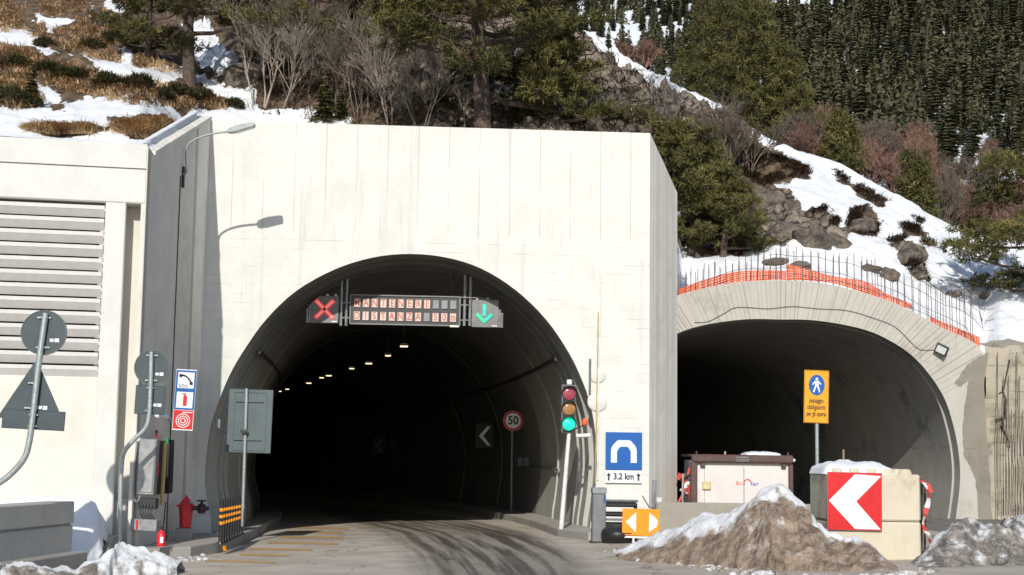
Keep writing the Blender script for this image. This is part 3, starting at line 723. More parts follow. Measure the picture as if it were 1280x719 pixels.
MB().lathe([(.06, 0), (.07, .05), (.055, .14), (.02, .17)], P(731, 532, TY), 12).build('lens', 'net', bl, smooth=True)
MB().tube([P(720, 545, TY), P(738, 544, TY)], .045, 8).build('bracket', 'white', bl)
MB().tube([P(718, 537, TY), P(731, 531, TY)], .015, 6).build('arm', 'iron', bl)

# ------------------------------------------------------------------ signs: 50, chevrons in the tunnel
p50 = P(641.5, 526, 46.5); b50 = P(639, 641, 46.5)
s5 = thing('speed_sign', (b50.x, 46.5, b50.z), 'round speed limit sign 50 with red rim on a post inside the tunnel', 'road sign'); m5 = Fr(p50, R(3))
MB(m5).disc((0, 0, 0), .315, .012, 40).build('plate', 'wht2', s5)
MB(m5).ringd((0, -.009, 0), .235, .312, .008).build('rim', 'red', s5)
text('50', .36, m5 @ Matrix.Translation((0, -.010, 0)), 'number', 'blk', s5, .92, bold=.008)
MB().tube([(b50.x, 46.54, b50.z), (b50.x, 46.54, p50.z+.2)], .032, 8).build('post', 'galv', s5)
for k, (x, y, Y, sc, lab) in enumerate(((606, 545, 51, .38, 'black chevron board pointing left on the tunnel wall, nearer and brighter one'), (474, 557, 74, .38, 'dim chevron board pointing left, deeper in the tunnel bend'))):
    c = P(x, y, Y); cv = thing('chevron_sign', c, lab, 'road sign'); cm = Fr(c, R(8))
    MB(cm).box((0, .02, 0), (.62, .02, .84), bev=.005).build('plate', 'blk', cv)
    q = sc; MB(cm).prism([(-.2, 0), (.08, .32), (.2, .32), (-.05, 0), (.2, -.32), (.08, -.32)], -.01, .006).build('chevron', 'wht2' if k == 0 else 'grey_face', cv)
for x in (650, 658):
    MB(Fr(P(x, 577, 44.0), R(5))).box((0, 0, 0), (.17, .1, .26), bev=.015).build('junction_box', 'signback'); o = bpy.context.scene.collection.objects[-1]
    tag(o, ('left' if x == 650 else 'right')+' one of two small grey boxes on the right tunnel wall', 'electrical box')

# ------------------------------------------------------------------ things on the right pier of the portal
pc = (Fc(756.5, 541)+Fc(802, 588))/2; sw = 46/54.2
ts = thing('tunnel_sign', Fc(779, 604), 'square blue tunnel sign with 3,2 km plate on the right pier of the portal', 'road sign')
tm_ = Matrix.Translation(Fc(779.3, 564)) @ Matrix.Rotation(fyaw, 4, 'Z')
MB(tm_).box((0, -.06, 0), (sw, .02, .86), bev=.006).build('plate', 'blue', ts)
mb = MB(tm_); O = -.072
def qd(a, b): pass
K = 7; vs = []; fs = []
oo = [(-.30, -.27), (-.30, .08), (-.15, .25), (.15, .25), (.30, .08), (.30, -.27)]; ii = [(-.16, -.27), (-.16, .0), (-.09, .10), (.09, .10), (.16, .0), (.16, -.27)]
# archway symbol split into voussoirs
def lerp(poly, n):
    P_ = [np.array(q) for q in poly]; L = [0]
    for a, b in zip(P_[:-1], P_[1:]): L.append(L[-1]+np.linalg.norm(b-a))
    out = []
    for k in range(n+1):
        d = L[-1]*k/n; j = max(i for i in range(len(L)-1) if L[i] <= d+1e-9); t = (d-L[j])/(L[j+1]-L[j]); out.append(P_[j]*(1-t)+P_[j+1]*t)
    return out
lo, li = lerp(oo, 15), lerp(ii, 15)
def sh(a, b, t): return a*(1-t)+b*t
for k in range(15):
    a, b, c_, d_ = lo[k], lo[k+1], li[k+1], li[k]
    a2, b2, c2, d2 = sh(a, b, .04), sh(a, b, .96), sh(d_, c_, .96), sh(d_, c_, .04)
    mb.add([(a2[0], O, a2[1]), (b2[0], O, b2[1]), (c2[0], O, c2[1]), (d2[0], O, d2[1])], [(0, 1, 2, 3)])
mb.build('archway_symbol', 'wht', ts)
tm2 = Matrix.Translation(Fc(779, 596)) @ Matrix.Rotation(fyaw, 4, 'Z')
MB(tm2).box((0, -.058, 0), (sw, .02, .29), bev=.006).build('distance_plate', 'wht', ts)
dp = bpy.data.objects['distance_plate']
text('3,2 km', .2, tm2 @ Matrix.Translation((0, -.0695, 0)), 'number', 'blk', dp, bold=.006, fit=.47)
for sx in (-.345, .345):
    MB(tm2).prism([(sx-.02, -.09), (sx+.02, -.09), (sx+.02, .02), (sx+.055, .02), (sx, .09), (sx-.055, .02), (sx-.02, .02)], -.071, -.069).build('arrow', 'blk', dp)
MB(tm2).box((0, -.03, .4), (.06, .04, .8)).build('bracket', 'galv', ts)
# yellow pole & round junctions & grey rail
a, b = Fc(747.6, 390), Fc(744, 605)
mb = MB(); mb.tube([a+Vector((0, -.06, 0)), b+Vector((0, -.06, 0))], .014, 8); yp = mb.build('cable_conduit', 'ypole'); tag(yp, 'thin yellowish vertical conduit on the right pier beside the tunnel sign', 'conduit')
a, b = Fc(749.4, 391), Fc(746.6, 600); tag(MB().tube([a+Vector((0, -.04, 0)), b+Vector((0, -.04, 0))], .018, 8).build('cable_conduit', 'white'), 'thin white vertical conduit running just right of the yellowish one', 'conduit')
a, b = Fc(737.5, 449), Fc(737, 493); tag(MB().tube([a+Vector((0, -.05, 0)), b+Vector((0, -.05, 0))], .035, 4).build('metal_rail', 'signback2'), 'short grey vertical rail at the edge of the tunnel arch', 'rail')
for (x, y, r_) in ((747, 468, .2), (746.5, 502, .23)):
    c = Fc(x, y); o = MB(Matrix.Translation(c) @ Matrix.Rotation(fyaw, 4, 'Z')).lathe([(r_, 0), (r_, -.03), (r_*.9, -.045), (r_*.3, -.05), (.04, -.055)], (0, 0, 0), 24, 'y').build('round_cover', 'portal', smooth=40)
    tag(o, ('upper' if y < 490 else 'lower')+' white round dome fixed over the conduits on the right pier', 'round cover')

# ------------------------------------------------------------------ bollard, black barrier, orange arrow sign
bb = G(748.5, 679); bm_ = Fr(Vector((bb.x, bb.y+.14, gz(bb.x))), R(4)); bo = thing('bollard', bm_.translation, 'grey square metal column with pale cap standing at the right kerb', 'bollard')
s_ = bb.y/F; bh = 68*s_
MB(bm_).box((0, 0, bh*.44), (.285, .26, bh*.88), bev=.02).build('column', 'signback2' if 0 else 'grey_face', bo)
MB(bm_).box((0, 0, bh*.94), (.30, .275, bh*.12), bev=.02).build('cap', 'lamp_grey', bo)
MB(bm_).box((.02, -.133, bh*.42), (.09, .01, bh*.8)).build('door_panel', 'grey_face', bo)
MB(bm_).box((.1, -.14, bh*.8), (.03, .015, .16), bev=.004).build('reflector', 'blue', bo)
MB(bm_).box((0, 0, .015), (.36, .34, .04), bev=.008).build('base_plate', 'iron', bo)
pb = P(768, 676, 32.0); zb = gz(pb.x)
for i, dz in enumerate((.0, 1)):
    pass
bar = thing('plastic_barrier', (pb.x, 32.2, zb), 'black ribbed plastic barrier lying between the bollard and the orange arrow sign', 'barrier')
bmx = Fr(Vector((pb.x+.12, 32.2, zb)), R(-4)); mb = MB(bmx)
for k, z in enumerate((.12, .34, .56, .76)): mb.box((0, 0, z), (.75, .3, .1 if k else .2), bev=.03)
for sx in (-.34, .34): mb.box((sx, .02, .4), (.07, .22, .75), bev=.02)
mb.build('barrier_body', 'black', bar)
mb = MB(bmx); mb.box((0, .01, .84), (.8, .2, .05), bev=.02); mb.box((-.1, -.16, .45), (.5, .03, .05), bev=.01); mb.build('rail', 'grey_face', bar)
# ash-black bags
o = MB(Fr(P(772, 672, 31.2))); o.lathe([(.05, .32), (.2, .29), (.32, .2), (.36, .1), (.33, 0.0), (.2, -.08)], (0, 0, -.05), 14); ob = o.build('rubbish_bag', 'black', smooth=True)
for v in ob.data.vertices: v.co += Vector((fn(v.co.x*4, v.co.y*4, v.co.z*4), fn(v.co.y*4, v.co.z*4), fn(v.co.z*5, v.co.x*5)))*.05
tag(ob, 'black plastic bag slumped at the foot of the bollard', 'bag')
ay = 30.9; ac = P(801, 653, ay); s_ = ay/F; asg = thing('arrow_sign', P(801, 683, ay), 'orange board with white triangles pointing left and right, on a white frame', 'road sign'); am = Fr(ac, R(2), R(1.2))
aw, ah = 46*s_, 33*s_
MB(am).box((0, 0, 0), (aw, .02, ah), bev=.005).build('plate', 'orange', asg)
MB(am).prism([(-.31, 0), (-.1, -.2), (-.1, .2)], -.014, -.009).build('triangle', 'wht', asg)
MB(am).prism([(.17, .2), (.17, -.2), (.33, -.07), (.345, 0), (.33, .07)], -.014, -.009).build('triangle', 'wht', asg)
text('ZAMBELLI', .05, am @ Matrix.Translation((-.25, -.012, -.235)), 'small_print', 'blk', asg) if False else None
MB(am).box((-.27, -.012, -.235), (.17, .004, .025)).build('maker_mark', 'blk', asg)
mb = MB(am); mb.box((.0, .01, -ah/2-.03), (aw, .03, .035)); 
for sx in (-.14, .13): mb.box((sx, .02, -ah/2-.16), (.04, .03, .28))
mb.build('frame', 'white', asg)
# grey tube and small posts next to it
tag(MB().tube([P(817, 634, 34.2), P(818, 600, 34.2)], .05, 8).build('steel_pipe', 'steel', smooth=40), 'short upright grey steel pipe at the corner of the portal', 'pipe')
tag(MB().tube([P(824, 645, 34.6), P(824.5, 622, 34.6)], .07, 8).build('steel_pipe', 'white', smooth=40), 'short pale upright pipe stub right of the grey one', 'pipe')
tag(MB().tube([P(803, 620, 34.2), P(812, 635, 33.9)], .012, 5).build('hanging_wire', 'cable'), 'thin dark wire hanging at the foot of the portal corner', 'wire')

# ------------------------------------------------------------------ site cabin, low wall behind the mound
ky = 35.4
def K_(px, py): return P(px, py, ky)
cb = thing('storage_container', (K_(926, 640).x, ky+1, gz(5)), 'white site container with dark brown frame standing before the second tunnel arch', 'container')
a, b = K_(866, 632), K_(990, 632); zt = K_(926, 569).z; zb = gz(5)
cm = Fr(Vector(((a.x+b.x)/2, ky, 0)), R(1)); w = (b.x-a.x)
MB(cm).box((0, 1.0, (zt+zb)/2-.05), (w-.12, 1.9, zt-zb-.15), bev=.01).build('body', 'cwhite', cb)
mb = MB(cm); mb.box((0, .0, zt-.09), (w+.06, .16, .19), bev=.02); mb.box((0, 1.0, zt-.02), (w+.02, 2.0, .06), bev=.01)
for sx in (-1, 1): mb.box((sx*(w/2-.02), 0, (zt+zb)/2-.1), (.16 if sx < 0 else .1, .14, zt-zb-.2), bev=.02)
mb.box((0, -.0, zt-.13), (w+.03, .2, .03)); mb.box((0, 0, zb+.08), (w, .14, .16), bev=.02)
mb.build('frame', 'brown', cb)
for sx in (-.06,): MB(cm).box((w*.02, .045, (zt+zb)/2-.1), (.012, .01, zt-zb-.35)).build('door_gap', 'brown', cb)
MB(cm).box((-w*.38, .045, (zt+zb)/2-.1), (.008, .01, zt-zb-.4)).build('door_gap', 'grey_face', cb)
for sx in (-.4, .42): MB(cm).box((sx*w, -.0, zt-.24), (.11, .1, .1), bev=.015).build('hinge', 'brown', cb)
MB(cm).box((-w*.36, .02, zt-.72), (.2, .06, .2), bev=.02).build('lock_box', 'cream', cb)
mb = MB(cm)
for kz in (0, .045, .09): mb.box((-.01, -.108, zt-.14+kz), (.3, .012, .016))
mb.build('vent', 'steel', cb)
# blurred two-colour logo: scribbled letters
lm = cm @ Matrix.Translation((.13, .046, zt-.66))
text('Eco', .13, lm @ Matrix.Translation((-.16, 0, 0)), 'lettering', 'red', cb, fit=.2)
text('fer', .13, lm @ Matrix.Translation((.17, 0, -.01)), 'lettering', 'blue', cb, fit=.2)
MB(lm).ringd((.0, 0, .02), .06, .085, .006, 20, R(10), R(170)).build('emblem', 'red', cb)
for sx in (-.17, .47, -.46): MB(cm).tube([(sx*w, .05, zt), (sx*w, .05, zt+.08)], .02, 6).build('lifting_pin', 'cream' if sx == -.17 else 'brown', cb)
MB(cm).lathe([(.03, 0), (.05, .03), (.03, .07)], (w/2+.05, 0, zt-.14), 10).build('side_lamp', 'white', cb)
# snow on container
def lump(name, cx, cy, z, lx_, ly_, h_, mt, label, cat, seed=0, nx_=30, ny_=14, rough=.3):
    mb = MB(); vs = []
    for j in range(ny_+1):
        for i in range(nx_+1):
            u = -1+2*i/nx_; v = -1+2*j/ny_; r = max(abs(u), abs(v)); k = max(0, 1-max(abs(u)**4, abs(v)**3))
            zz = h_*k**.6*(1+rough*fn(u*2+seed, v*2, seed, 1)); ex = 1+.05*fn(u*3+seed, v*3, 2, 1)
            vs.append((cx+u*lx_*ex, cy+v*ly_*ex, z+zz-(.01 if k <= 0 else 0)))
    fs = [(j*(nx_+1)+i, j*(nx_+1)+i+1, (j+1)*(nx_+1)+i+1, (j+1)*(nx_+1)+i) for j in range(ny_) for i in range(nx_)]
    mb.add(vs, fs); return tag(mb.build(name, mt, smooth=True), label, cat)
lump('snow_patch', K_(955, 568).x, ky+.5, zt+.01, .42, .5, .08, 'snow', 'low patch of snow lying on the roof of the white container', 'snow', 3)
# low concrete wall
a, b = P(826, 628, 33.6), P(912, 632, 33.6)
lw = MB(Fr(Vector(((a.x+b.x)/2+1.2, 33.8, 0)), R(1))); lw.box((0, 0, (a.z-.2)/2), (b.x-a.x+2.6, .3, a.z+.2), bev=.03)
tag(lw.build('concrete_wall', 'lowwall'), 'low brownish concrete wall in front of the white container', 'wall')
# folded site signs and red clutter left of the container
cl = thing('warning_trestle', P(856, 627, 36), 'jumble of red and white folded warning trestles left of the container', 'trestle')
for i, (x0, y0_, x1, y1_, mt) in enumerate(((848, 640, 862, 585, 'taper'), (852, 640, 864, 600, 'iron'), (850, 600, 866, 592, 'iron'), (850, 612, 862, 618, 'tapew'), (846, 632, 858, 610, 'taper'), (854, 592, 853, 640, 'steel'), (860, 606, 866, 640, 'taper'))):
    MB().tube([P(x0, y0_, 36-.05*i), P(x1, y1_, 36-.05*i)], .03, 6).build('tube_bar', mt, cl)
MB(Fr(P(852, 597, 36), R(10), R(20))).box((0, 0, 0), (.22, .03, .16)).build('panel', 'taper', cl)
MB(Fr(P(861, 608, 35.9), R(10), R(5))).disc((0, 0, 0), .12, .02, 16).build('panel', 'wht', cl)

# ------------------------------------------------------------------ concrete blocks with chevron
by = 25.0
def Bp(px, py): return P(px, py, by)
bl0 = Bp(1033, 592); br0 = Bp(1150, 598); zt = bl0.z; wj = Bp(1090, 652).z; zb = gz(6)
wB = br0.x-bl0.x; dB = 1.35
blk = []
for k, (z0_, z1_, lab) in enumerate(((wj+.006, zt, 'upper weathered concrete interlocking block behind the red and white chevron board'), (zb-.05, wj-.006, 'lower weathered concrete interlocking block sunk in the snow mound'))):
    bm2 = Fr(Vector(((bl0.x+br0.x)/2, by+dB/2, 0)), R(.8)); o = thing('concrete_block', (bm2.translation.x, bm2.translation.y, z0_), lab, 'concrete block')
    MB(bm2).box((0, 0, (z0_+z1_)/2), (wB, dB, z1_-z0_), bev=.03).build('block_body', 'block', o)
    if k == 0:
        for jx in range(5):
            for jy in range(3):
                MB(bm2).lathe([(.115, 0), (.1, .06), (.075, .085), (.0001, .09)], (-wB/2+.2+jx*(wB-.4)/4, -dB/2+.2+jy*(dB-.4)/2, z1_), 12).build('stud', 'block', o, smooth=40)
cc = lump('snow_patch', (bl0.x+br0.x)/2-.18, by+dB/2+.1, zt-.0, wB*.40, dB*.5, .2, 'snow', 'thick cap of snow lying on the concrete block with the chevron', 'snow', 8)
cm = Fr(Bp(1067.5, 626.7)+Vector((0, -.06, 0)), R(.8), R(.7)); cs = thing('chevron_sign', Bp(1067, 662)+Vector((0, -.06, 0)), 'large square red board with a white chevron pointing left, leaning on the concrete blocks', 'road sign')
sw = 66.5/74.4; sh_ = 70/74.4
MB(cm).box((0, .014, 0), (sw+.012, .016, sh_+.012), bev=.004).build('backing', 'galv', cs)
MB(cm).box((0, .0, 0), (sw, .012, sh_), bev=.003).build('plate', 'red', cs)
hw_, hh_ = sw/2, sh_/2
MB(cm).prism([(-hw_+.015, .005), (-.0, hh_-.025), (hw_-.01, hh_-.045), (.02, .0), (hw_-.02, -hh_+.02), (.0, -hh_+.02)], -.012, -.007).build('chevron', 'wht', cs)
# pedestrian sign
py_ = 28.2; pcn = P(1020.5, 496, py_); s_ = py_/F
ps = thing('pedestrian_sign', P(1022, 640, py_), 'orange pedestrian sign with a white walker on a blue disc above three lines of text', 'road sign'); pm = Fr(pcn, R(3), R(1.4))
pw, ph = 31.5*s_, 66*s_
MB(pm).box((0, 0, 0), (pw, .016, ph), bev=.006).build('plate', 'yel', ps)
mb = MB(pm); zz = ph/2-.012; xx = pw/2-.012
for q in ((0, zz, pw-.02, .005), (0, -zz, pw-.02, .005)): mb.box((q[0], -.0105, q[1]), (q[2], .004, q[3]))
for sx in (-xx, xx): mb.box((sx, -.0105, 0), (.005, .004, ph-.03))
mb.build('border', 'blk', ps)
dz_ = ph*.22; dd = MB(pm).disc((0, -.0105, dz_), .152, .005, 32, .195).build('disc', 'blue', ps)
mb = MB(pm); y_ = -.0155
mb.disc((.0, y_, dz_+.115), .026, .003, 12)
mb.prism([(-.035, dz_+.08), (.035, dz_+.08), (.032, dz_-.01), (-.03, dz_-.01)], y_-.0015, y_+.0015)
for q in ([(-.03, -.005), (.0, -.005), (-.045, -.14), (-.075, -.13)], [(.0, -.005), (.032, -.005), (.07, -.13), (.045, -.14)], [(-.035, .08), (-.03, .05), (-.075, -.005), (-.09, .012)], [(.035, .08), (.03, .05), (.07, .005), (.088, .02)]):
    mb.prism([(a, dz_+b) for a, b in q], y_-.001, y_+.002)
mb.build('walker_symbol', 'wht', ps)
for i, s in enumerate(('passaggio', 'obbligatorio', 'per gli operai')):
    text(s, .125, pm @ Matrix.Translation((0, -.0105, -.075-i*.125)), 'lettering', 'blk', ps, bold=.002, fit=(.27, .35, .375)[i])
MB().tube([P(1022.5, 640, py_)+Vector((0, .04, 0)), P(1021, 470, py_)+Vector((0, .04, 0))], .035, 10).build('post', 'galv', ps, smooth=40)
tag(MB().tube([P(1054.5, 590, 26.4), P(1054.3, 562, 26.4)], .018, 6).build('wooden_stake', 'wood'), 'thin wooden stake rising behind the snow cap on the blocks', 'stake')
# frame and tape
fr = thing('barrier_frame', P(1158, 700, 25.2), 'thin black metal frame standing against the right end of the concrete blocks', 'frame')
for a_, b_ in (((1152, 600), (1152, 705)), ((1156, 605), (1156, 702)), ((1150, 606), (1158, 606)), ((1150, 652), (1158, 652)), ((1150, 690), (1158, 690))):
    MB().tube([P(*a_, 25.2), P(*b_, 25.2)], .018, 6).build('bar', 'iron', fr)
# striped tape: ribbon with twist
rib = smooth_curve([(1151, 598), (1157, 606), (1161, 622), (1157, 640), (1154, 655), (1160, 668), (1163, 684), (1158, 702)], 6)
mbw = MB(); vs = []; 
for i, q in enumerate(rib):
    wd = 4.5+2*math.sin(i*.5); yy = 24.95+.05*math.sin(i*.6)
    vs += [P(q[0]-wd/2, q[1], yy), P(q[0]+wd/2, q[1]+1.5, yy+.04*math.cos(i*.5))]
fs = [(2*i, 2*i+1, 2*i+3, 2*i+2) for i in range(len(rib)-1)]
mbw.add(vs, fs); mbw.m = [(i//4) % 2 for i in range(len(fs))]
for q in ([(1157, 606), (1162, 604), (1167, 615), (1162, 616)],):
    b = len(mbw.v); mbw.v += [tuple(P(x, y, 24.9)) for x, y in q]; mbw.f.append((b, b+1, b+2, b+3)); mbw.m.append(0)
tp = mbw.build('warning_tape', ['taper', 'tapew']); tag(tp, 'strip of red and white striped warning tape hanging beside the concrete blocks', 'tape')

# ------------------------------------------------------------------ second, unfinished tunnel
SY = 40.0
IN = [(846, 437), (892, 413), (936, 402.5), (980, 399.5), (1022.5, 401), (1073, 410), (1109, 424), (1145.5, 449.5), (1177, 491), (1192, 533), (1199.5, 577), (1199, 615), (1191, 672)]
OUT = [(846, 384.5), (874, 370), (910, 355.5), (965, 350.5), (1022.5, 353.5), (1080, 366), (1127, 382.5), (1174, 408), (1228, 436), (1229, 480), (1232, 530), (1236, 577), (1238, 615), (1241, 672)]
def S_(q): w = P(q[0], q[1], SY); return (w.x, w.z)
inn = [S_(q) for q in smooth_curve(IN, 4)]
xc = S_((975, 500))[0]
right = [q for q in inn if q[0] >= xc]; left = [(2*xc-x, z) for x, z in reversed(right)]
sec = [(left[0][0]+.2, -1)]+left+right+[(right[-1][0]-.2, -1)]
t2 = thing('unfinished_tunnel', (xc, SY, 0), 'rough stained concrete arch of the second unfinished tunnel with starter bars on top', 'tunnel portal')
# outer contour by radial offset from table
outw = [S_(q) for q in smooth_curve(OUT, 4)]
outL = [(2*xc-x, z) for x, z in outw if x > xc][::-1]
OUTW = outL[:0]+[(x, z) for x, z in outw]
def out_pt(x, z):
    # radial intersection with the outer contour (right half), mirrored on the left
    mir = x < xc; X = 2*xc-x if mir else x
    ang = math.atan2(z-1.5, X-xc); best = None
    cand = [(abs(math.atan2(b-1.5, a-xc)-ang), a, b) for a, b in outw_d if a >= xc-.05]
    _, a, b = min(cand); 
    return ((2*xc-a) if mir else a, b)
outw_d = []
for a, b in zip(outw[:-1], outw[1:]):
    for k in range(8): outw_d.append((a[0]+(b[0]-a[0])*k/8, a[1]+(b[1]-a[1])*k/8))
outw_d.append(outw[-1]); outw_d.append((outw[-1][0]+.02, -1))
o2 = [out_pt(*q) for q in sec[1:-1]]; o2 = [(o2[0][0], -1)]+o2+[(o2[-1][0], -1)]
mb = MB(); 
for i in range(len(sec)-1):
    a, b, c_, d_ = sec[i], sec[i+1], o2[i+1], o2[i]
    mid = (a[0]+b[0])/2; mb.k = 0
    mb.add([(a[0], SY, a[1]), (b[0], SY, b[1]), (c_[0], SY, c_[1]), (d_[0], SY, d_[1])], [(0, 1, 2, 3)])
mb.k = 0
for i in range(len(o2)-1):
    a, b = o2[i], o2[i+1]; mb.add([(a[0], SY, a[1]), (b[0], SY, b[1]), (b[0], SY+4, b[1]), (a[0], SY+4, a[1])], [(0, 1, 2, 3)])
mb.build('arch_ring', ['ring', 'stained'], t2)
# formwork board marks, radial: thin raised laths
def path2(s): return Vector((xc-.10*s-.0012*s*s, SY+s, 0))
mb = MB(); rows = []
for s in [0, .4, .42, 1, 3, 6, 6.02, 9, 12, 12.02, 18, 26, 40, 60]:
    c = path2(s); k = 1 if s < .41 else .99; rows.append([c+Vector(((x-xc)*k, 0, (z-2)*k+2)) for x, z in sec])
m_ = len(sec); vs = [p for r_ in rows for p in r_]; fs = [(j*m_+i, (j+1)*m_+i, (j+1)*m_+i+1, j*m_+i+1) for j in range(len(rows)-1) for i in range(m_-1)]
mb.add(vs, fs); mb.add([path2(60)+Vector((x, 0, z)) for x, z in ((-8, -1), (8, -1), (8, 8), (-8, 8))], [(0, 1, 2, 3)])
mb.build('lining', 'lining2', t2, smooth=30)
pp_ = [(1236, 440), (1222, 447), (1209, 456), (1199, 470), (1193, 480), (1200, 484), (1211, 474), (1208, 492), (1205, 515), (1203, 545), (1205, 570), (1212, 582), (1219, 597), (1222, 620), (1223, 655), (1240, 655), (1238, 600), (1233, 540), (1230, 480)]
qq = []
for a_, b_ in zip(pp_, pp_[1:]+pp_[:1]):
    for k in range(6):
        t = k/6; x_, y_ = a_[0]*(1-t)+b_[0]*t, a_[1]*(1-t)+b_[1]*t; qq.append((x_+1.3*fn(x_*.3, y_*.3, 1), y_+1.3*fn(x_*.3, y_*.3, 7)))
mb = MB(); w_ = [P(x_, y_, SY-.008) for x_, y_ in qq]; mb.add(w_+[v+Vector((0, .006, 0)) for v in w_], [tuple(range(len(w_)))]+[(k, (k+1) % len(w_), len(w_)+(k+1) % len(w_), len(w_)+k) for k in range(len(w_))]); mb.build('render_patch', 'stained', t2)
# radial plank impressions on the ring
mb = MB(); rs = random.Random(3)
for i in range(3, len(sec)-4):
    for sub in range(2):
        t = (sub+rs.random()*.6)/2
        a = np.array(sec[i])*(1-t)+np.array(sec[i+1])*t; b = np.array(o2[i])*(1-t)+np.array(o2[i+1])*t
        if a[1] < 3.6: continue
        w = rs.choice((.004, .006, .012)); tn = np.array(sec[i+1])-np.array(sec[i]); tn = tn/np.linalg.norm(tn)*w
        y = SY-.006; a2 = a+(b-a)*.02; b2 = a+(b-a)*.98
        mb.add([(a2[0]-tn[0], y, a2[1]-tn[1]), (a2[0]+tn[0], y, a2[1]+tn[1]), (b2[0]+tn[0], y, b2[1]+tn[1]), (b2[0]-tn[0], y, b2[1]-tn[1]), (a2[0], y+.006, a2[1]), (b2[0], y+.006, b2[1])], [(0, 1, 2, 3)])
mb.build('plank_mark', 'lowwall', t2)
# starter bars
rs = random.Random(11)
outx = [(x, z) for x, z in outw if z > 3.5]; oxs = [q[0] for q in outx][:]; ozs = [q[1] for q in outx]
o_ = np.argsort(oxs); oxs = list(np.array(oxs)[o_]); ozs = list(np.array(ozs)[o_])
x = P(849, 380, SY).x; xe = P(1236, 430, SY).x; bars = []
topx = [P(q, 0, SY).x for q in (849, 900, 985, 1080, 1130, 1180, 1236)]; topz = [P(q, w, SY).z for q, w in ((849, 341), (900, 330), (985, 308), (1080, 322), (1130, 345), (1180, 362), (1236, 362))]
rowi = 0
while x < xe and len(bars) < 92:
    zb_ = float(np.interp(x, oxs, ozs)); ztp = float(np.interp(x, topx, topz))+rs.uniform(-.12, .1)
    back = .15+.55*(rowi % 2); 
    l0 = Vector((x, SY+back, zb_-.15)); l1 = Vector((x+rs.uniform(-.03, .03), SY+back+rs.uniform(-.03, .03), ztp if rowi % 2 == 0 else ztp+.1))
    MB().tube([l0, l1], .0095, 5).build('starter_bar', 'rust', t2); bars.append((l0, l1)); x += rs.uniform(.07, .13) if rowi % 2 == 0 else rs.uniform(.05, .1); rowi += 1
mb = MB()
for (h_, xa, xb) in ((.35, 849, 1235), (.7, 960, 1235), (1.0, 1130, 1235), (1.3, 1150, 1235), (.15, 1000, 1230)):
    pts_ = []
    for k in range(24):
        xx = P(xa, 0, SY).x+(P(xb, 0, SY).x-P(xa, 0, SY).x)*k/23; pts_.append((xx, SY+.13, float(np.interp(xx, oxs, ozs))+h_+.03*math.sin(k*1.7)))
    mb.tube(pts_, .009, 4)
mb.build('tie_bar', 'rust', t2)
# cable along the ring with a small lamp
cp = [P(*q, SY-.03) for q in ((868, 403), (885, 402), (905, 392), (922, 384), (960, 386), (990, 383), (1022, 386), (1058, 388), (1090, 397), (1118, 408), (1136, 425), (1150, 437), (1170, 437))]
tag(MB().tube([Vector(q) for q in smooth_curve([tuple(p) for p in cp], 3)], .007, 5).build('electric_cable', 'cable'), 'thin black cable slung along the face of the unfinished arch', 'cable')
p = P(1177, 437, SY-.2); fl2 = thing('floodlight', p, 'square site floodlight fixed to the right shoulder of the unfinished arch', 'lamp')
MB(Fr(p, R(-20), R(28)) @ Matrix.Rotation(R(18), 4, 'X')).box((0, 0, 0), (.34, .1, .27), bev=.02).build('lamp_head', 'anth', fl2)
MB(Fr(p, R(-20), R(28)) @ Matrix.Rotation(R(18), 4, 'X')).box((0, -.055, .0), (.26, .012, .19), bev=.004).build('lamp_glass', 'glass', fl2)
MB().tube([p, p+Vector((.05, .2, 0))], .025, 6).build('bracket', 'iron', fl2)
# orange net: real mesh of strands behind the bars
def net(name, top, bot, Y, label, nu=None):
    mb = MB(); tp = smooth_curve(top, 10); bt = smooth_curve(bot, 10); n = len(tp)
    W = lambda i, t: P(tp[i][0]*(1-t)+bt[i][0]*t, tp[i][1]*(1-t)+bt[i][1]*t, Y+.06*math.sin(i*.35+t*2))
    nv = 6
    for i in range(n-1):
        for (t0, t1) in [((k+.0)/nv, (k+.68)/nv) for k in range(nv)]+[(.92, 1)]: mb.add([W(i, t0), W(i+1, t0), W(i+1, t1), W(i, t1)], [(0, 1, 2, 3)])
        a, b, c_, d_ = W(i, 0), W(i, 1), W(i+1, 1), W(i+1, 0)
        mb.add([a, b, b+(c_-b)*.45, a+(d_-a)*.45], [(0, 1, 2, 3)])
    return tag(mb.build(name, 'net'), label, 'net')
net('safety_net', [(848, 362), (880, 350), (920, 340), (960, 338), (983, 339)], [(848, 384), (880, 371), (920, 355), (960, 350), (983, 350)], SY+.45, 'orange plastic safety net along the left half of the unfinished arch')
net('safety_net', [(984, 331), (1000, 334), (1040, 345), (1080, 352), (1110, 368), (1140, 380)], [(984, 351), (1000, 350), (1040, 354), (1080, 366), (1110, 377), (1140, 387)], SY+.42, 'raised orange safety net draped from the crown of the unfinished arch')
net('safety_net', [(1162, 396), (1190, 407), (1225, 422)], [(1162, 408), (1190, 420), (1225, 436)], SY+.42, 'short orange safety net at the right shoulder of the unfinished arch')

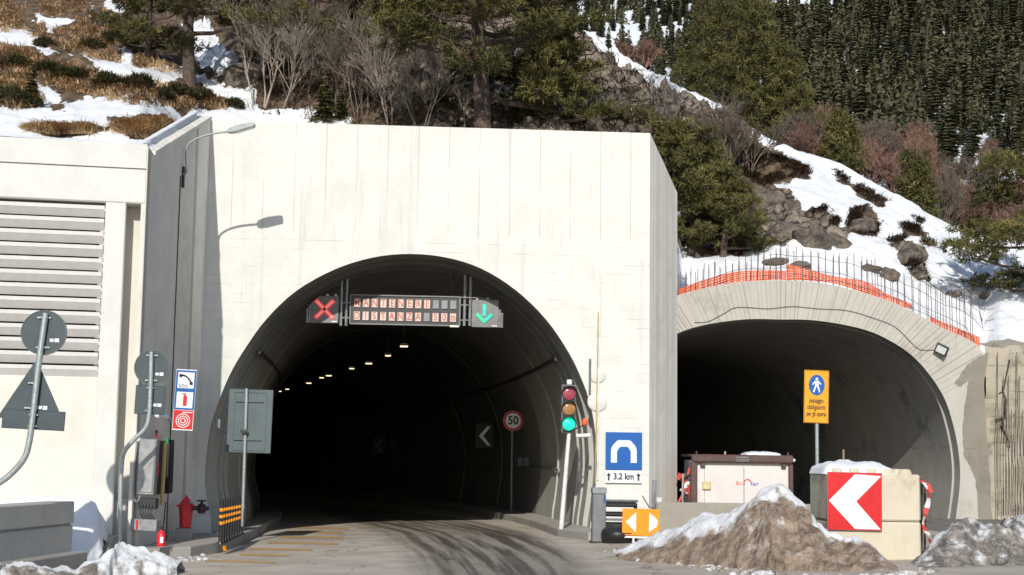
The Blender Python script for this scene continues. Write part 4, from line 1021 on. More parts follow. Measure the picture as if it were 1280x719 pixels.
# ------------------------------------------------------------------ broken wall with bars at the far right
rs = random.Random(5); mb = MB(); vs = []; nx_, nz_ = 44, 60; x0_ = P(1235, 540, SY-.05).x; x1_ = P(1240, 540, SY).x+7; zt_ = P(1250, 434, SY).z
for j in range(nz_+1):
    for i in range(nx_+1):
        x = x0_+(x1_-x0_)*i/nx_; z = -.6+(zt_+.6)*j/nz_
        d = .07*fn(x, z, 1, 1.6, 6)+ .05*fn(x, z, 9, 5, 3); rough = .25*max(0, fn(x, z, 4, .8))
        zz = z+(.18*fn(x, 2, 1, 1.5) if j == nz_ else 0)-max(0, .15*(x-x0_)/4*(j/nz_))
        vs.append((x+(.05*fn(z, 3, 1, 2) if i == 0 else 0), SY+.05+d+rough, zz))
fs = [(j*(nx_+1)+i, j*(nx_+1)+i+1, (j+1)*(nx_+1)+i+1, (j+1)*(nx_+1)+i) for j in range(nz_) for i in range(nx_)]
for i in range(nx_+1): b = vs[nz_*(nx_+1)+i]; vs.append((b[0], b[1]+1.5, b[2]+.25))
L0 = (nz_+1)*(nx_+1); fs += [(nz_*(nx_+1)+i, nz_*(nx_+1)+i+1, L0+i+1, L0+i) for i in range(nx_)]
mb.add(vs, fs); bw = thing('broken_wall', (x0_+2, SY, 0), 'broken earth-stained concrete wall with exposed vertical bars at the right edge', 'wall')
mb.build('wall_body', 'rockwall', bw, smooth=35)
for i in range(12):
    px_ = 1248+i*3.6+rs.uniform(-1, 1); a, b = P(px_, 645, SY-.25), P(px_+rs.uniform(-1, 1), rs.choice((470, 512, 515, 510, 440)), SY-.2)
    MB().tube([a+Vector((0, .12, 0)), b+Vector((0, .12, 0))], .011, 5).build('exposed_bar', 'rust', bw)
mb = MB()
for q in ([(1249, 492), (1254, 489), (1257, 500), (1256, 520), (1252, 532), (1258, 545), (1263, 560)], [(1262, 450), (1258, 470), (1254, 488)], [(1245, 525), (1258, 521)]):
    mb.tube([P(*k, SY+.03) for k in q], [.03, .018, .035, .018, .03, .018, .01][:len(q)], 5)
mb.build('crack', 'blk', bw)

# ------------------------------------------------------------------ piles of snow
def pile(name, ridge, foot_y, Y0, depth, mt, label, seed, snowf, amp=.18, res=(110, 60), cat='snow pile', base=0):
    """ridge: list (px, py, Y) of crest; spreads to the ground in front and behind"""
    cr = [P(a, b, Y) for a, b, Y in ridge]; cr = [Vector(q) for q in smooth_curve([tuple(c) for c in cr], 8)]
    nx_, ny_ = res; vs = []; sn = []
    L = len(cr)-1
    for j in range(ny_+1):
        v = -1+2*j/ny_
        for i in range(nx_+1):
            t = i/nx_*L; k = min(L-1, int(t)); f = t-k; c = cr[k]*(1-f)+cr[k+1]*f
            g = gz(c.x)-.05; hgt = max(0.02, c.z-g)
            dd = depth*(.35+.65*min(1, hgt/1.2)); x = c.x+v*dd*(.15*math.sin(i*.2))*0
            y = c.y+v*dd
            s = 1-abs(v); prof_ = s**.68*(1+.3*s*(1-s)); prof_ = min(1, prof_)
            nn_ = fn(x*1.0, y*1.0, seed, 1.3, 3)*amp*1.1+fn(x, y, seed+5, 5, 4)*amp*.3-abs(fn(x, y, seed+2, 2.2, 3))*amp*.9
            z = g+hgt*min(1, prof_)+nn_*min(1, hgt*1.5)*(min(1, s*4))
            vs.append((x+.1*fn(x, y, 7, 2), y+.08*fn(x, y, 17, 2), z)); sn.append(snowf(i/nx_, v, s, x, y))
    fs = [(j*(nx_+1)+i, j*(nx_+1)+i+1, (j+1)*(nx_+1)+i+1, (j+1)*(nx_+1)+i) for j in range(ny_) for i in range(nx_)]
    mb = MB(); mb.add(vs, fs); o = mb.build(name, mt, smooth=True); tag(o, label, cat)
    at = o.data.attributes.new('snow', 'FLOAT', 'POINT'); at.data.foreach_set('value', sn); return o
def sf1(u, v, s, x, y):
    # snow lies on the crest and left flank, dirt on the front
    a = .95*max(0, 1-abs(s-1)*2.4)
    if u < .45: a = max(a, .95*max(0, 1-(1-s)*1.45)*(1-u*.2))
    return a*(.8 if v < 0 else 1.2)+.12
pile('snow_mound', [(772, 688, 26.5), (800, 676, 26.2), (850, 652, 25.6), (905, 636, 25), (935, 627, 24.6), (954, 617, 24.5), (972, 611, 24.5), (990, 614, 24.4), (1006, 630, 24.2), (1026, 652, 23.9), (1045, 664, 23.8), (1072, 672, 23.6), (1100, 694, 23.4), (1122, 716, 23.2)], 0, 24, 1.5, 'pile',
     'large mound of dirty ploughed snow in front of the concrete blocks', 3, sf1, .15, (220, 110))
pile('snow_mound', [(1135, 712, 23.5), (1160, 690, 23.8), (1180, 668, 24.2), (1205, 655, 24.4), (1240, 648, 24.5), (1275, 645, 24.5), (1340, 640, 24.5), (1430, 660, 24.5)], 0, 24, 1.7, 'pile2',
     'grey gritty heap of old snow at the right edge of the road', 9, lambda u, v, s, x, y: .22+.32*s, .2, (120, 70))
pile('snow_mound', [(-160, 712, 22.6), (-60, 706, 22.7), (0, 704, 22.9), (60, 702, 23.3), (110, 695, 23.8), (140, 689, 24.1), (152, 680, 24.4), (162, 688, 24.4), (180, 688, 24.5), (205, 696, 24.5), (228, 703, 24.6)], 0, 24, .8, 'pile2',
     'low ridge of lumpy cleared snow along the left kerb', 21, lambda u, v, s, x, y: .55+.3*s-(.35 if u < .45 and v < -.2 else 0), .2, (130, 50))
pile('snow_mound', [(-160, 622, 27.5), (0, 622, 27.4), (45, 619, 27.4), (85, 624, 27.4), (112, 628, 27.5), (124, 638, 27.5), (130, 672, 27.5)], 0, 29, .95, 'snow',
     'smooth bank of snow between the grey barrier and the louvred building', 31, lambda u, v, s, x, y: 1, .04, (60, 30))

def rubble(name, line, n, mt, label, seed, smin=.02, smax=.09, spread=.5):
    r = random.Random(seed); mb = MB(); ln = smooth_curve(line, 6)
    ph = (1+5**.5)/2; IV = [(-1, ph, 0), (1, ph, 0), (-1, -ph, 0), (1, -ph, 0), (0, -1, ph), (0, 1, ph), (0, -1, -ph), (0, 1, -ph), (ph, 0, -1), (ph, 0, 1), (-ph, 0, -1), (-ph, 0, 1)]
    IF = [(0, 11, 5), (0, 5, 1), (0, 1, 7), (0, 7, 10), (0, 10, 11), (1, 5, 9), (5, 11, 4), (11, 10, 2), (10, 7, 6), (7, 1, 8), (3, 9, 4), (3, 4, 2), (3, 2, 6), (3, 6, 8), (3, 8, 9), (4, 9, 5), (2, 4, 11), (6, 2, 10), (8, 6, 7), (9, 8, 1)]
    for k in range(n):
        q = ln[r.randrange(len(ln))]; g = G(q[0]+r.gauss(0, 9), q[1]+r.gauss(0, 3)*spread); sz = smin+(smax-smin)*r.random()**2.5
        mb.add([(g.x+v[0]*sz*.5*r.uniform(.6, 1.2), g.y+v[1]*sz*.4*r.uniform(.6, 1.2), gz(g.x)+sz*.2+v[2]*sz*.32*r.uniform(.7, 1.1)) for v in IV], IF)
    o = tag(mb.build(name, mt), label, 'rubble', kind='stuff')
    at = o.data.attributes.new('snow', 'FLOAT', 'POINT'); at.data.foreach_set('value', [.45+.2*r.random() for _ in o.data.vertices]); return o
rubble('snow_rubble', [(772, 690), (830, 700), (900, 712), (1000, 722), (1100, 722), (1150, 716)], 420, 'pile', 'crumbs of dirty snow scattered along the foot of the large mound', 5)
rubble('snow_rubble', [(20, 716), (90, 712), (170, 706), (225, 702), (250, 697)], 260, 'pile2', 'crumbs of snow scattered along the foot of the left snow ridge', 6)

# ------------------------------------------------------------------ grey barrier and ramp on the left
a = G(88, 690, .3); b = G(0, 704, .3); dr = (b-a).normalized(); 
bar_ = thing('concrete_barrier', (a.x, a.y, a.z), 'long grey concrete barrier with a stepped face at the left edge', 'barrier')
mx = Matrix.Translation(a) @ Matrix.Rotation(math.atan2(dr.y, dr.x), 4, 'Z'); Lb = 8.0; zb1 = P(88, 626.5, a.y).z-a.z
jz = zb1-(651.5-626.5)/64*1.0
def profx(mb, pr, x0, x1):
    n = len(pr); vs = [(x0, y, z) for y, z in pr]+[(x1, y, z) for y, z in pr]
    mb.add(vs, [tuple(range(n)), tuple(range(2*n-1, n-1, -1))]+[(k, (k+1) % n, n+(k+1) % n, n+k) for k in range(n)])
ysg = 1
mb = MB(mx); profx(mb, [(0.02, -.7), (0.02, jz-.03), (-.03, jz), (-.4, jz), (-.4, -.7)], 0, Lb)
mb.build('lower_course', 'barrier', bar_)
mb = MB(mx); profx(mb, [(-.03, jz+.003), (.03, jz+.03), (.03, zb1-.02), (.01, zb1), (-.4, zb1), (-.4, jz+.003)], 0, Lb); mb.build('upper_course', 'barrier', bar_)
# right-hand side of line is towards the road? keep a plinth
mb = MB(mx); mb.box((Lb/2, .12, -.3), (Lb+.2, .3, .62), bev=.02); mb.build('plinth', 'kerb', bar_)
# sloping apron by the wing wall
rp = thing('concrete_apron', (P(135, 660, 28.9).x, 28.9, 0), 'small sloping concrete apron between the snow bank and the sign pole', 'kerb block')
a1, a2, a3, a4 = P(113, 686, 27.2), P(128, 664, 27.6), P(138, 664, 27.6), P(134, 688, 27.2)
b1, b2, b3, b4 = P(115, 640, 29), P(140, 638, 29), P(143, 688, 27.3), P(136, 664, 28)
mb = MB(); X0, X1 = P(112, 680, 27.8).x, P(140, 680, 27.8).x
profy = [(27.2, gz(-8)-.1), (27.2, gz(-8)+.1), (27.9, gz(-8)+.45), (28.3, gz(-8)+.5), (28.3, gz(-8)-.1)]
n = 5; mb.add([(X0, y, z) for y, z in profy]+[(X1, y, z) for y, z in profy], [tuple(range(n)), tuple(range(2*n-1, n-1, -1))]+[(k, (k+1) % n, n+(k+1) % n, n+k) for k in range(n)])
mb.build('ramp', 'pave', rp)
MB().box(((X0+X1)/2, 28.65, .38), (X1-X0+.3, .3, 1.1), bev=.03).build('upstand', 'barrier', rp)

# ------------------------------------------------------------------ backs of road signs at the left
def pole(mb, pts, Y, r, off=-.04):
    q = [P(a, b, Y)+Vector((0, off, 0)) for a, b in pts]; mb.tube([Vector(k) for k in smooth_curve([tuple(k) for k in q], 6)], r, 10)
def stick(m_, x, z, nm, par):
    MB(m_).box((x, -.012, z), (.06, .004, .05)).build('label_sticker', 'wht', par)
    MB(m_).box((x+.08, -.012, z), (.07, .004, .06)).build('label_sticker', 'wht', par)
def clamp_(m_, z, par, w_=.22):
    MB(m_).box((0, -.03, z), (w_, .02, .03), bev=.004).build('clamp', 'galv', par)
    for sx in (-.06, .06): MB(m_).disc((sx, -.045, z), .014, .02, 8).build('bolt', 'steel', par)
y1_ = 24.0; s_ = y1_/F
g1 = thing('road_sign', P(-36, 690, y1_), 'back of a round sign above a triangular one on a bent pole, far left', 'road sign')
m1 = Fr(P(55, 416, y1_), R(4)); MB(m1).disc((0, 0, 0), 28*s_, .02, 40).build('round_plate', 'signback', g1); MB(m1).ringd((0, -.0, 0), 27.2*s_, 28.4*s_, .035, 40).build('rim', 'signback2', g1)
stick(m1, .13, -.12, '', g1); clamp_(m1, .24, g1); clamp_(m1, -.24, g1)
tri = Fr(P(42, 487, y1_+.02), R(4), R(3))
def tripoly(w_, h_, r_=.06):
    pts_ = []
    for (x, z) in ((0, h_/2), (w_/2, -h_/2), (-w_/2, -h_/2)):
        pts_.append((x, z))
    out = []
    for i in range(3):
        a, b, c_ = np.array(pts_[i-1]), np.array(pts_[i]), np.array(pts_[(i+1) % 3])
        d1 = (a-b)/np.linalg.norm(a-b); d2 = (c_-b)/np.linalg.norm(c_-b)
        for t in (0, .5, 1): p = b+d1*r_*(1-t)*(1 if t < 1 else 0)+d2*r_*t*(1 if t > 0 else 0) if t != .5 else b+(d1+d2)*r_*.33; out.append((p[0], p[1]))
    return out
MB(tri).prism(tripoly(82*s_, 76*s_), -.01, .01).build('triangle_plate', 'signback', g1)
stick(tri, .13, -.28, '', g1); clamp_(tri, .1, g1, .18); clamp_(tri, -.3, g1)
rc = Fr(P(42, 525, y1_+.01), R(4), R(2.2)); MB(rc).box((-.0, 0, 0), (77*s_, .02, 24*s_), bev=.01).build('rectangle_plate', 'signback', g1); clamp_(rc, .08, g1, .1); clamp_(rc, -.1, g1, .1)
mb = MB(); pole(mb, [(58, 392), (50, 450), (42, 520), (37, 555), (30, 575), (12, 595), (-10, 612), (-30, 640), (-36, 700)], y1_-.03, .05); mb.build('pole', 'galv', g1, smooth=40)
y2_ = 27.6; s_ = y2_/F
g2 = thing('road_sign', P(150, 688, y2_), 'back of a round sign over a rectangular one on a bent pole by the cabinet', 'road sign')
m1 = Fr(P(190, 459.5, y2_), R(3)); MB(m1).disc((0, 0, 0), 21.5*s_, .02, 40).build('round_plate', 'signback', g2); MB(m1).ringd((0, -.0, 0), 20.8*s_, 22*s_, .035, 40).build('rim', 'signback2', g2)
stick(m1, .1, -.12, '', g2); clamp_(m1, .22, g2); clamp_(m1, -.24, g2)
rc = Fr(P(187.5, 500, y2_+.01), R(3), R(1.5)); MB(rc).box((0, 0, 0), (37*s_, .02, 36*s_), bev=.01).build('rectangle_plate', 'signback', g2); stick(rc, .1, -.09, '', g2); clamp_(rc, .22, g2, .12); clamp_(rc, -.2, g2, .12)
mb = MB(); pole(mb, [(190, 440), (189, 480), (187, 520), (182, 536), (168, 550), (156, 565), (152.5, 585), (151, 630), (150, 690)], y2_-.03, .042); mb.build('pole', 'galv', g2, smooth=40)
# rectangle back at tunnel mouth
y3 = 33.2; s_ = y3/F; g3 = thing('road_sign', P(303, 658, y3), 'back of a large grey rectangular sign on a straight post, left tunnel mouth', 'road sign')
m3 = Fr(P(312.3, 526.5, y3), R(3), R(1)); w_, h_ = 55*s_, 79*s_
MB(m3).box((0, 0, 0), (w_, .025, h_), bev=.012).build('plate', 'signback2', g3)
mb = MB(m3)
for sx in (-1, 1): mb.box((sx*w_*.36, -.02, 0), (.02, .02, h_*.86))
for sz in (-1, 1): mb.box((0, -.02, sz*h_*.455), (w_*.74, .02, .02))
for sz in (.31, -.29): mb.box((-.03, -.035, sz*h_), (w_*.62, .03, .035))
mb.build('stiffener', 'signback2', g3)
MB().tube([P(309, 486, y3)+Vector((0, -.07, 0)), P(303.5, 658, y3)+Vector((0, -.07, 0))], .038, 10).build('post', 'galv', g3, smooth=40)
MB(Fr(P(307, 540, y3))).lathe([(.02, -.03), (.075, -.02), (.075, .02), (.02, .03)], (0, -.1, 0), 10, 'y').build('clamp', 'iron', g3)
cp_ = [P(271, 533, 33.6), P(280, 541, 33.5), P(293, 540, 33.3), P(307, 538, y3)+Vector((0, -.1, 0))]
MB().tube([Vector(q) for q in smooth_curve([tuple(k) for k in cp_], 4)], .012, 5).build('cable', 'cable', g3)
tag(MB(Fr(Fc(270.5, 530)+Vector((.05, -.08, 0)), R(15))).box((0, 0, 0), (.11, .1, .22), bev=.015).build('junction_box', 'lamp_grey'), 'small grey cable box at the left edge of the tunnel arch', 'electrical box')

# ------------------------------------------------------------------ emergency sign stack
ey = 30.5; s_ = ey/F
es = thing('emergency_sign', P(219, 500, ey), 'upright strip of phone, extinguisher and hose signs projecting from the wing wall', 'sign')
ec = P(230.8, 500, ey); em = Fr(ec, R(4), R(2.2)); w_, h_ = 25.5*s_, 76*s_; q_ = h_/3
MB(em).box((0, 0, 0), (w_, .03, h_), bev=.006).build('plate', 'wht', es)
for i in range(3):
    zc = (1-i)*q_*.97
    if i < 2:
        mb = MB(em); z0 = q_*.44; x0 = w_*.44
        for sz in (-1, 1): mb.box((0, -.018, zc+sz*z0), (w_*.96, .006, .035))
        for sx in (-1, 1): mb.box((sx*x0, -.018, zc), (.035, .006, q_*.88-.035))
        mb.build('border', 'blue', es)
    else: MB(em).box((0, -.018, zc), (w_*.94, .006, q_*.92)).build('red_panel', 'red', es)
zc = q_*.97; mb = MB(em)
hsp = smooth_curve([(-.11, zc+.1), (-.02, zc+.085), (.06, zc+.02), (.11, zc-.06)], 5)
mb.tube([(a, -.02, b) for a, b in hsp], .016, 6); mb.disc((-.11, -.02, zc+.09), .035, .012, 10); mb.disc((.11, -.02, zc-.06), .035, .012, 10); mb.build('handset_symbol', 'blk', es)
text('S.O.S.', .085, em @ Matrix.Translation((-.04, -.018, zc-.12)), 'lettering', 'blk', es, .9, bold=.001)
mb = MB(em); mb.box((.01, -.02, -.02), (.075, .01, .2), bev=.004); mb.box((0, -.02, .1), (.03, .01, .04)); mb.box((-.02, -.02, .12), (.08, .01, .02)); mb.build('extinguisher_symbol', 'red', es)
zc = -q_*.97; mb = MB(em)
for r_ in (.145, .10, .055): mb.ringd((-.0, -.023, zc-.02), r_-.017, r_, .005, 26)
mb.box((.08, -.023, zc+.15), (.2, .005, .018)); mb.build('hose_symbol', 'wht', es)
fl3 = thing('floodlight', P(200, 521, 29.2), 'small white bulkhead lamp on the wing wall left of the emergency signs', 'lamp')
MB(Fr(P(202, 520.5, 29.2), 0, R(8))).lathe([(.03, -.13), (.055, -.1), (.055, .1), (.03, .14)], (0, 0, 0), 12, 'x').build('lamp_glass', 'wht', fl3, smooth=40)
MB().tube([P(206, 521, 29.2), P(214, 525, 29.8)], .035, 8).build('arm', 'steel', fl3)

# ------------------------------------------------------------------ electric cabinet
cy_ = 28.35; s_ = cy_/F
ecb = thing('electric_cabinet', P(185, 655, cy_), 'grey steel electric cabinet with cables mounted on the end of the wing wall', 'electric cabinet')
cc = P(183, 583.5, cy_-.1); cmx = Fr(cc, R(-3), R(1.8))
MB(cmx).box((0, .1, 0), (22*s_, .22, 69*s_), bev=.015).build('body', 'steel', ecb)
MB(cmx).box((0, -.018, 0), (19*s_, .015, 63*s_), bev=.008).build('door', 'steel', ecb)
MB().box((WX+.11, 29.75, cc.z-.02), (.2, 1.3, 1.05), bev=.015).build('side_box', 'anth', ecb)
MB(cmx).lathe([(.025, 0), (.025, .06), (.015, .08)], (.12, .08, .54), 10).build('warning_lamp', 'red', ecb)
MB(cmx).box((.12, .08, .66), (.04, .04, .06)).build('cap', 'black', ecb)
MB(cmx).lathe([(.03, 0), (.045, .02), (.045, .1), (.02, .12)], (-.2, .02, .46), 10).build('cable_gland', 'white', ecb)
cbp = [(-.2, .0, .48), (-.215, -.02, .2), (-.22, -.02, -.3), (-.2, -.03, -.55), (-.13, -.03, -.66), (-.1, .02, -.60), (-.1, .05, -.54)]
MB(cmx).tube([Vector(q) for q in smooth_curve(cbp, 5)], .017, 6).build('cable', 'lamp_grey', ecb)
MB(cmx).box((.05, .12, -.68), (.34, .2, .2), bev=.01).build('lower_box', 'anth', ecb)
mb = MB(cmx)
for k in range(5): mb.tube([Vector(q) for q in smooth_curve([(-.08+k*.06, .02, -.7), (-.04+k*.05, -.05, -.85), (.02+k*.05, .02, -.98)], 4)], .012, 5)
mb.build('cable', 'cable', ecb)
MB(cmx).box((.03, .12, -1.08), (.5, .3, .22), bev=.012).build('junction_tray', 'steel', ecb)
MB(cmx).box((-.09, -.036, -1.08), (.035, .006, .18)).build('red_mark', 'red', ecb)
MB().box((WX+.23, 29.2, cc.z-.05), (.03, .06, .3), bev=.01).build('red_mark', 'redw', ecb)
MB().tube([P(206.5, 553, 29.2), P(202, 632, 29.2)], .04, 8).build('yellow_pipe', 'ypole', ecb)
MB().box(P(212, 583, 29.9), (.1, .28, 1.05), bev=.01).build('side_panel', 'black', ecb)
MB().tube([P(209, 548, 29.5), P(209, 556, 29.5)], .03, 8).build('tape_roll', 'btape', ecb)
MB().tube([P(207, 628, 30.0), P(205, 650, 29.8), P(203, 662, 29.6)], .012, 5).build('cable', 'cable', ecb)
# fire extinguisher
fy = 28.0; fp = P(201, 683, fy); fe = thing('fire_extinguisher', (fp.x, fy, fp.z), 'red fire extinguisher standing on the ground below the electric cabinet', 'fire extinguisher')
MB().lathe([(.075, .0), (.08, .03), (.08, .2), (.06, .25), (.03, .27), (.025, .3)], fp, 18).build('cylinder', 'redw', fe, smooth=40)
mb = MB(); mb.box((fp.x, fy, fp.z+.32), (.04, .04, .05), bev=.01); mb.box((fp.x-.03, fy, fp.z+.35), (.1, .02, .02)); mb.tube([(fp.x, fy, fp.z+.32), (fp.x+.09, fy-.02, fp.z+.28), (fp.x+.1, fy-.03, fp.z+.1)], .012, 6); mb.build('valve', 'black', fe)
MB().box((fp.x+.03, fy-.078, fp.z+.12), (.06, .012, .11)).build('label_sticker', 'wht', fe)
# hydrant
hy = 31.2; hb = P(230, 672, hy); s_ = hy/F
hp = thing('hydrant_plinth', (hb.x, hy, hb.z), 'small square concrete plinth under the red hydrant cover', 'plinth')
MB(Fr(Vector((hb.x, hy, hb.z)), R(6))).box((0, 0, .0), (.34, .34, .38), bev=.02).build('plinth_block', 'pave', hp)
hz = hb.z+.2; hd_ = thing('hydrant', (hb.x, hy, hz), 'red hooded fire hydrant cover on the concrete plinth by the wing wall', 'fire hydrant'); hm = Fr(Vector((hb.x+.02, hy, hz)), R(14))
MB(hm).lathe([(.11, 0), (.12, .02), (.13, .2), (.15, .40), (.165, .44), (.10, .55), (.05, .60), (.025, .63), (.02, .66)], n=6).build('hood', 'redw', hd_)
mb = MB(hm); mb.lathe([(.17, .42), (.18, .44), (.17, .46)], n=6); mb.box((-.17, 0, .45), (.06, .04, .04)); mb.build('rim', 'redw', hd_)
MB(hm).lathe([(.04, 0), (.045, .03), (.02, .05)], (.08, -.12, .5), 10, 'z').build('valve', 'steel', hd_)
vv = thing('hydrant_valve', P(252, 642, 31.3), 'dark iron valve with hand wheel coming out of the hydrant to the right', 'valve')
MB().tube([P(240, 635, 31.2), P(261, 636, 31.3)], .045, 10).build('pipe', 'iron', vv)
MB().lathe([(.06, -.1), (.09, -.06), (.09, .06), (.06, .1)], P(252, 636, 31.25), 14).build('valve_body', 'iron', vv, smooth=40)
MB().lathe([(.03, 0), (.03, .1)], P(252, 632, 31.25), 8).build('stem', 'iron', vv)
MB(Fr(P(252, 626, 31.25)) @ Matrix.Rotation(R(90), 4, 'X')).ringd((0, 0, 0), .075, .1, .03, 16).build('hand_wheel', 'iron', vv)
# striped flexible posts
for i in range(9):
    t = i/8; x = 275.5+t*25.5; y = 680-t*12; p = G(x, y, .22); Y = p.y; hgt = (54-9*t)*Y/F
    sp = thing('delineator_post', (p.x, p.y, p.z), 'black flexible post with orange bands in the row along the left kerb', 'post', 'row of striped flexible posts at the left kerb')
    MB().tube([p, p+Vector((0, 0, hgt))], .04, 10).build('post', 'black', sp, smooth=40)
    MB().lathe([(.07, 0), (.06, .03), (.045, .06)], p, 10).build('foot', 'black', sp)
    for f_ in (.77, .62, .47): MB().tube([p+Vector((0, 0, hgt*(f_-.035))), p+Vector((0, 0, hgt*(f_+.035)))], .0435, 10).build('orange_band', 'orange', sp, smooth=40)

# ------------------------------------------------------------------ near hillside
CX = [-420, 0, 178, 200, 252, 300, 812, 835, 850, 985, 1130, 1230, 1250, 1300, 1560]
CY = [30.0, 30.2, 30.4, 31.5, 36.5, 38, 38.5, 39, 43.6, 43.5, 43.5, 43.2, 41.8, 41.6, 41]
CB = [175, 170, 182, 190, 192, 190, 205, 245, 392, 360, 392, 452, 450, 470, 560]
CM = [.40, .42, .42, .42, .47, .58, .60, .55, .52, .48, .46, .44, .44, .44, .44]
RG = [(-420, -70), (640, -60), (690, 5), (715, 32), (760, 58), (800, 80), (860, 112), (905, 131), (935, 155), (960, 172), (990, 186), (1050, 203), (1100, 232), (1150, 262), (1200, 285), (1245, 300), (1300, 315), (1560, 380)]
RX = [a for a, _ in RG]; RYv = [b for _, b in RG]
def Th(px, py):
    Y0 = interp(px, CX, CY); yb = interp(px, CX, CB); m = interp(px, CX, CM)
    d0 = ray(px, yb); t0 = d0.z/d0.y; d = ray(px, py); t = d.z/d.y
    t = min(t, m-.06)
    Y = Y0*(t0-m)/(t-m)
    return P(px, py, max(Y0-1, Y))
def T(px, py): return Th(px, py)
def inpoly(x, y, poly):
    x = np.asarray(x); y = np.asarray(y); r = np.zeros(x.shape, bool); j = len(poly)-1
    for i in range(len(poly)):
        xi, yi = poly[i]; xj, yj = poly[j]
        c = ((yi > y) != (yj > y)) & (x < (xj-xi)*(y-yi)/((yj-yi) or 1e-9)+xi); r ^= c; j = i
    return r
def band(line, w):
    a = smooth_curve(line, 4); return [(q[0], q[1]-w/2) for q in a]+[(q[0], q[1]+w/2) for q in reversed(a)]
SNOW = [[(-420, 92), (0, 95), (40, 100), (62, 108), (82, 126), (110, 118), (140, 125), (180, 133), (260, 139), (385, 139), (440, 146), (440, 175), (-420, 190)],
        band([(-300, 30), (0, 47), (60, 66), (120, 82), (180, 94), (240, 104), (290, 122), (326, 137)], 15),
        [(38, 18), (96, 22), (92, 34), (70, 36), (62, 46), (56, 30)], [(128, -10), (172, -10), (165, 10), (150, 19), (134, 15)], [(150, 58), (164, 62), (166, 84), (152, 80)],
        [(222, 28), (262, 36), (300, 80), (322, 120), (310, 130), (262, 88), (235, 60)], [(20, -10), (35, -8), (30, 4), (18, 2)], [(110, 6), (122, 4), (120, 14)],
        band([(712, 30), (760, 57), (800, 79), (860, 111), (905, 130)], 15),
        [(936, 156), (965, 172), (1000, 188), (1055, 203), (1100, 229), (1150, 261), (1200, 284), (1245, 299), (1560, 372), (1560, 640), (840, 640), (840, 318), (860, 316), (920, 318), (935, 300), (938, 240), (980, 226), (1003, 216), (985, 200), (950, 185)]]
DARK = [[(925, 262), (928, 248), (950, 234), (985, 240), (1005, 262), (1040, 262), (1062, 286), (1060, 304), (1035, 308), (1005, 300), (975, 306), (948, 298)],
        [(930, 178), (952, 186), (990, 200), (1012, 210), (1010, 224), (985, 222), (950, 232), (930, 222)],
        [(1040, 210), (1062, 222), (1088, 238), (1110, 252), (1100, 258), (1070, 240), (1048, 224)], [(1064, 262), (1085, 256), (1100, 276), (1092, 296), (1070, 290), (1058, 282)],
        [(1108, 300), (1128, 292), (1142, 304), (1150, 330), (1160, 352), (1148, 346), (1125, 322)], [(1122, 276), (1145, 280), (1164, 292), (1150, 296), (1130, 286)], [(1140, 268), (1160, 278), (1152, 282)],
        [(1020, 262), (1030, 258), (1050, 276), (1040, 282)], [(1150, 296), (1168, 300), (1166, 308), (1154, 306)],
        [(28, 160), (60, 158), (130, 160), (140, 166), (60, 168)], [(132, 156), (160, 152), (205, 150), (215, 154), (182, 172), (166, 172), (150, 164)],
        [(0, 94), (36, 96), (50, 118), (60, 132), (0, 136), (-60, 136), (-60, 94)], [(60, 128), (80, 126), (84, 144), (64, 140)]]
GRASS = [[(-420, -80), (150, -80), (150, 60), (210, 80), (330, 138), (180, 134), (110, 118), (60, 108), (-420, 92)], DARK[9], DARK[10], DARK[11]]
ROCK = [[(420, -80), (560, -80), (570, 175), (520, 175), (440, 60)], [(560, -80), (740, -80), (940, 150), (935, 235), (860, 330), (800, 330), (560, 190)], [(222, 28), (262, 36), (300, 80), (322, 120), (310, 130), (262, 88), (235, 60)]]+[DARK[0], DARK[4]]
stepx, ny_ = 4.0, 130
pxs = np.arange(-420, 1561, stepx); NX = len(pxs)
PX = np.zeros((ny_+1, NX)); PY = np.zeros((ny_+1, NX))
for i, px_ in enumerate(pxs):
    yb = interp(px_, CX, CB); yr = interp(px_, RX, RYv)
    PX[:, i] = px_; PY[:, i] = yb+(yr-yb)*(np.linspace(0, 1, ny_+1)**.95)
J = np.zeros(PX.shape); snow = np.zeros(PX.shape); rock = np.zeros(PX.shape)
jit = [(0, 0), (3, 2), (-3, -2), (2, -3), (-2, 3), (5, 0), (-5, 0)]
for (jx, jy) in jit:
    s_ = np.zeros(PX.shape, bool)
    for p_ in SNOW: s_ |= inpoly(PX+jx, PY+jy, p_)
    for p_ in DARK: s_ &= ~inpoly(PX+jx, PY+jy, p_)
    r_ = np.zeros(PX.shape, bool)
    for p_ in ROCK: r_ |= inpoly(PX+jx, PY+jy, p_)
    snow += s_/len(jit); rock += r_/len(jit)
snow = .12+snow*.76
vs = []
for j in range(ny_+1):
    for i in range(NX):
        p = Th(PX[j, i], PY[j, i]); rk = rock[j, i]; sn_ = snow[j, i]
        e_ = min(1, j/6)*min(1, (ny_-j)/3+.25)
        d = fn(p.x, p.y, p.z, .35, 5)*.35+rk*fn(p.x, p.y, p.z, 1.1, 6)*.5+(1-sn_)*fn(p.x, p.y, p.z, 2.2, 4)*.14+sn_*.08*fn(p.x, p.y, 3, .9, 3)
        p = p+Vector((0, -.25, 1))*d*e_; vs.append(tuple(p))
fs = [(j*NX+i, j*NX+i+1, (j+1)*NX+i+1, (j+1)*NX+i) for j in range(ny_) for i in range(NX-1)]
b = len(vs)
for k, (dy, dz) in enumerate(((1.5, -.2), (8, -3), (30, -8))):
    for i in range(NX): q = vs[ny_*NX+i]; vs.append((q[0]*(1+dy/60), q[1]+dy, q[2]+dz))
prev = ny_*NX
for k in range(3):
    cur = b+k*NX; fs += [(prev+i, prev+i+1, cur+i+1, cur+i) for i in range(NX-1)]; prev = cur
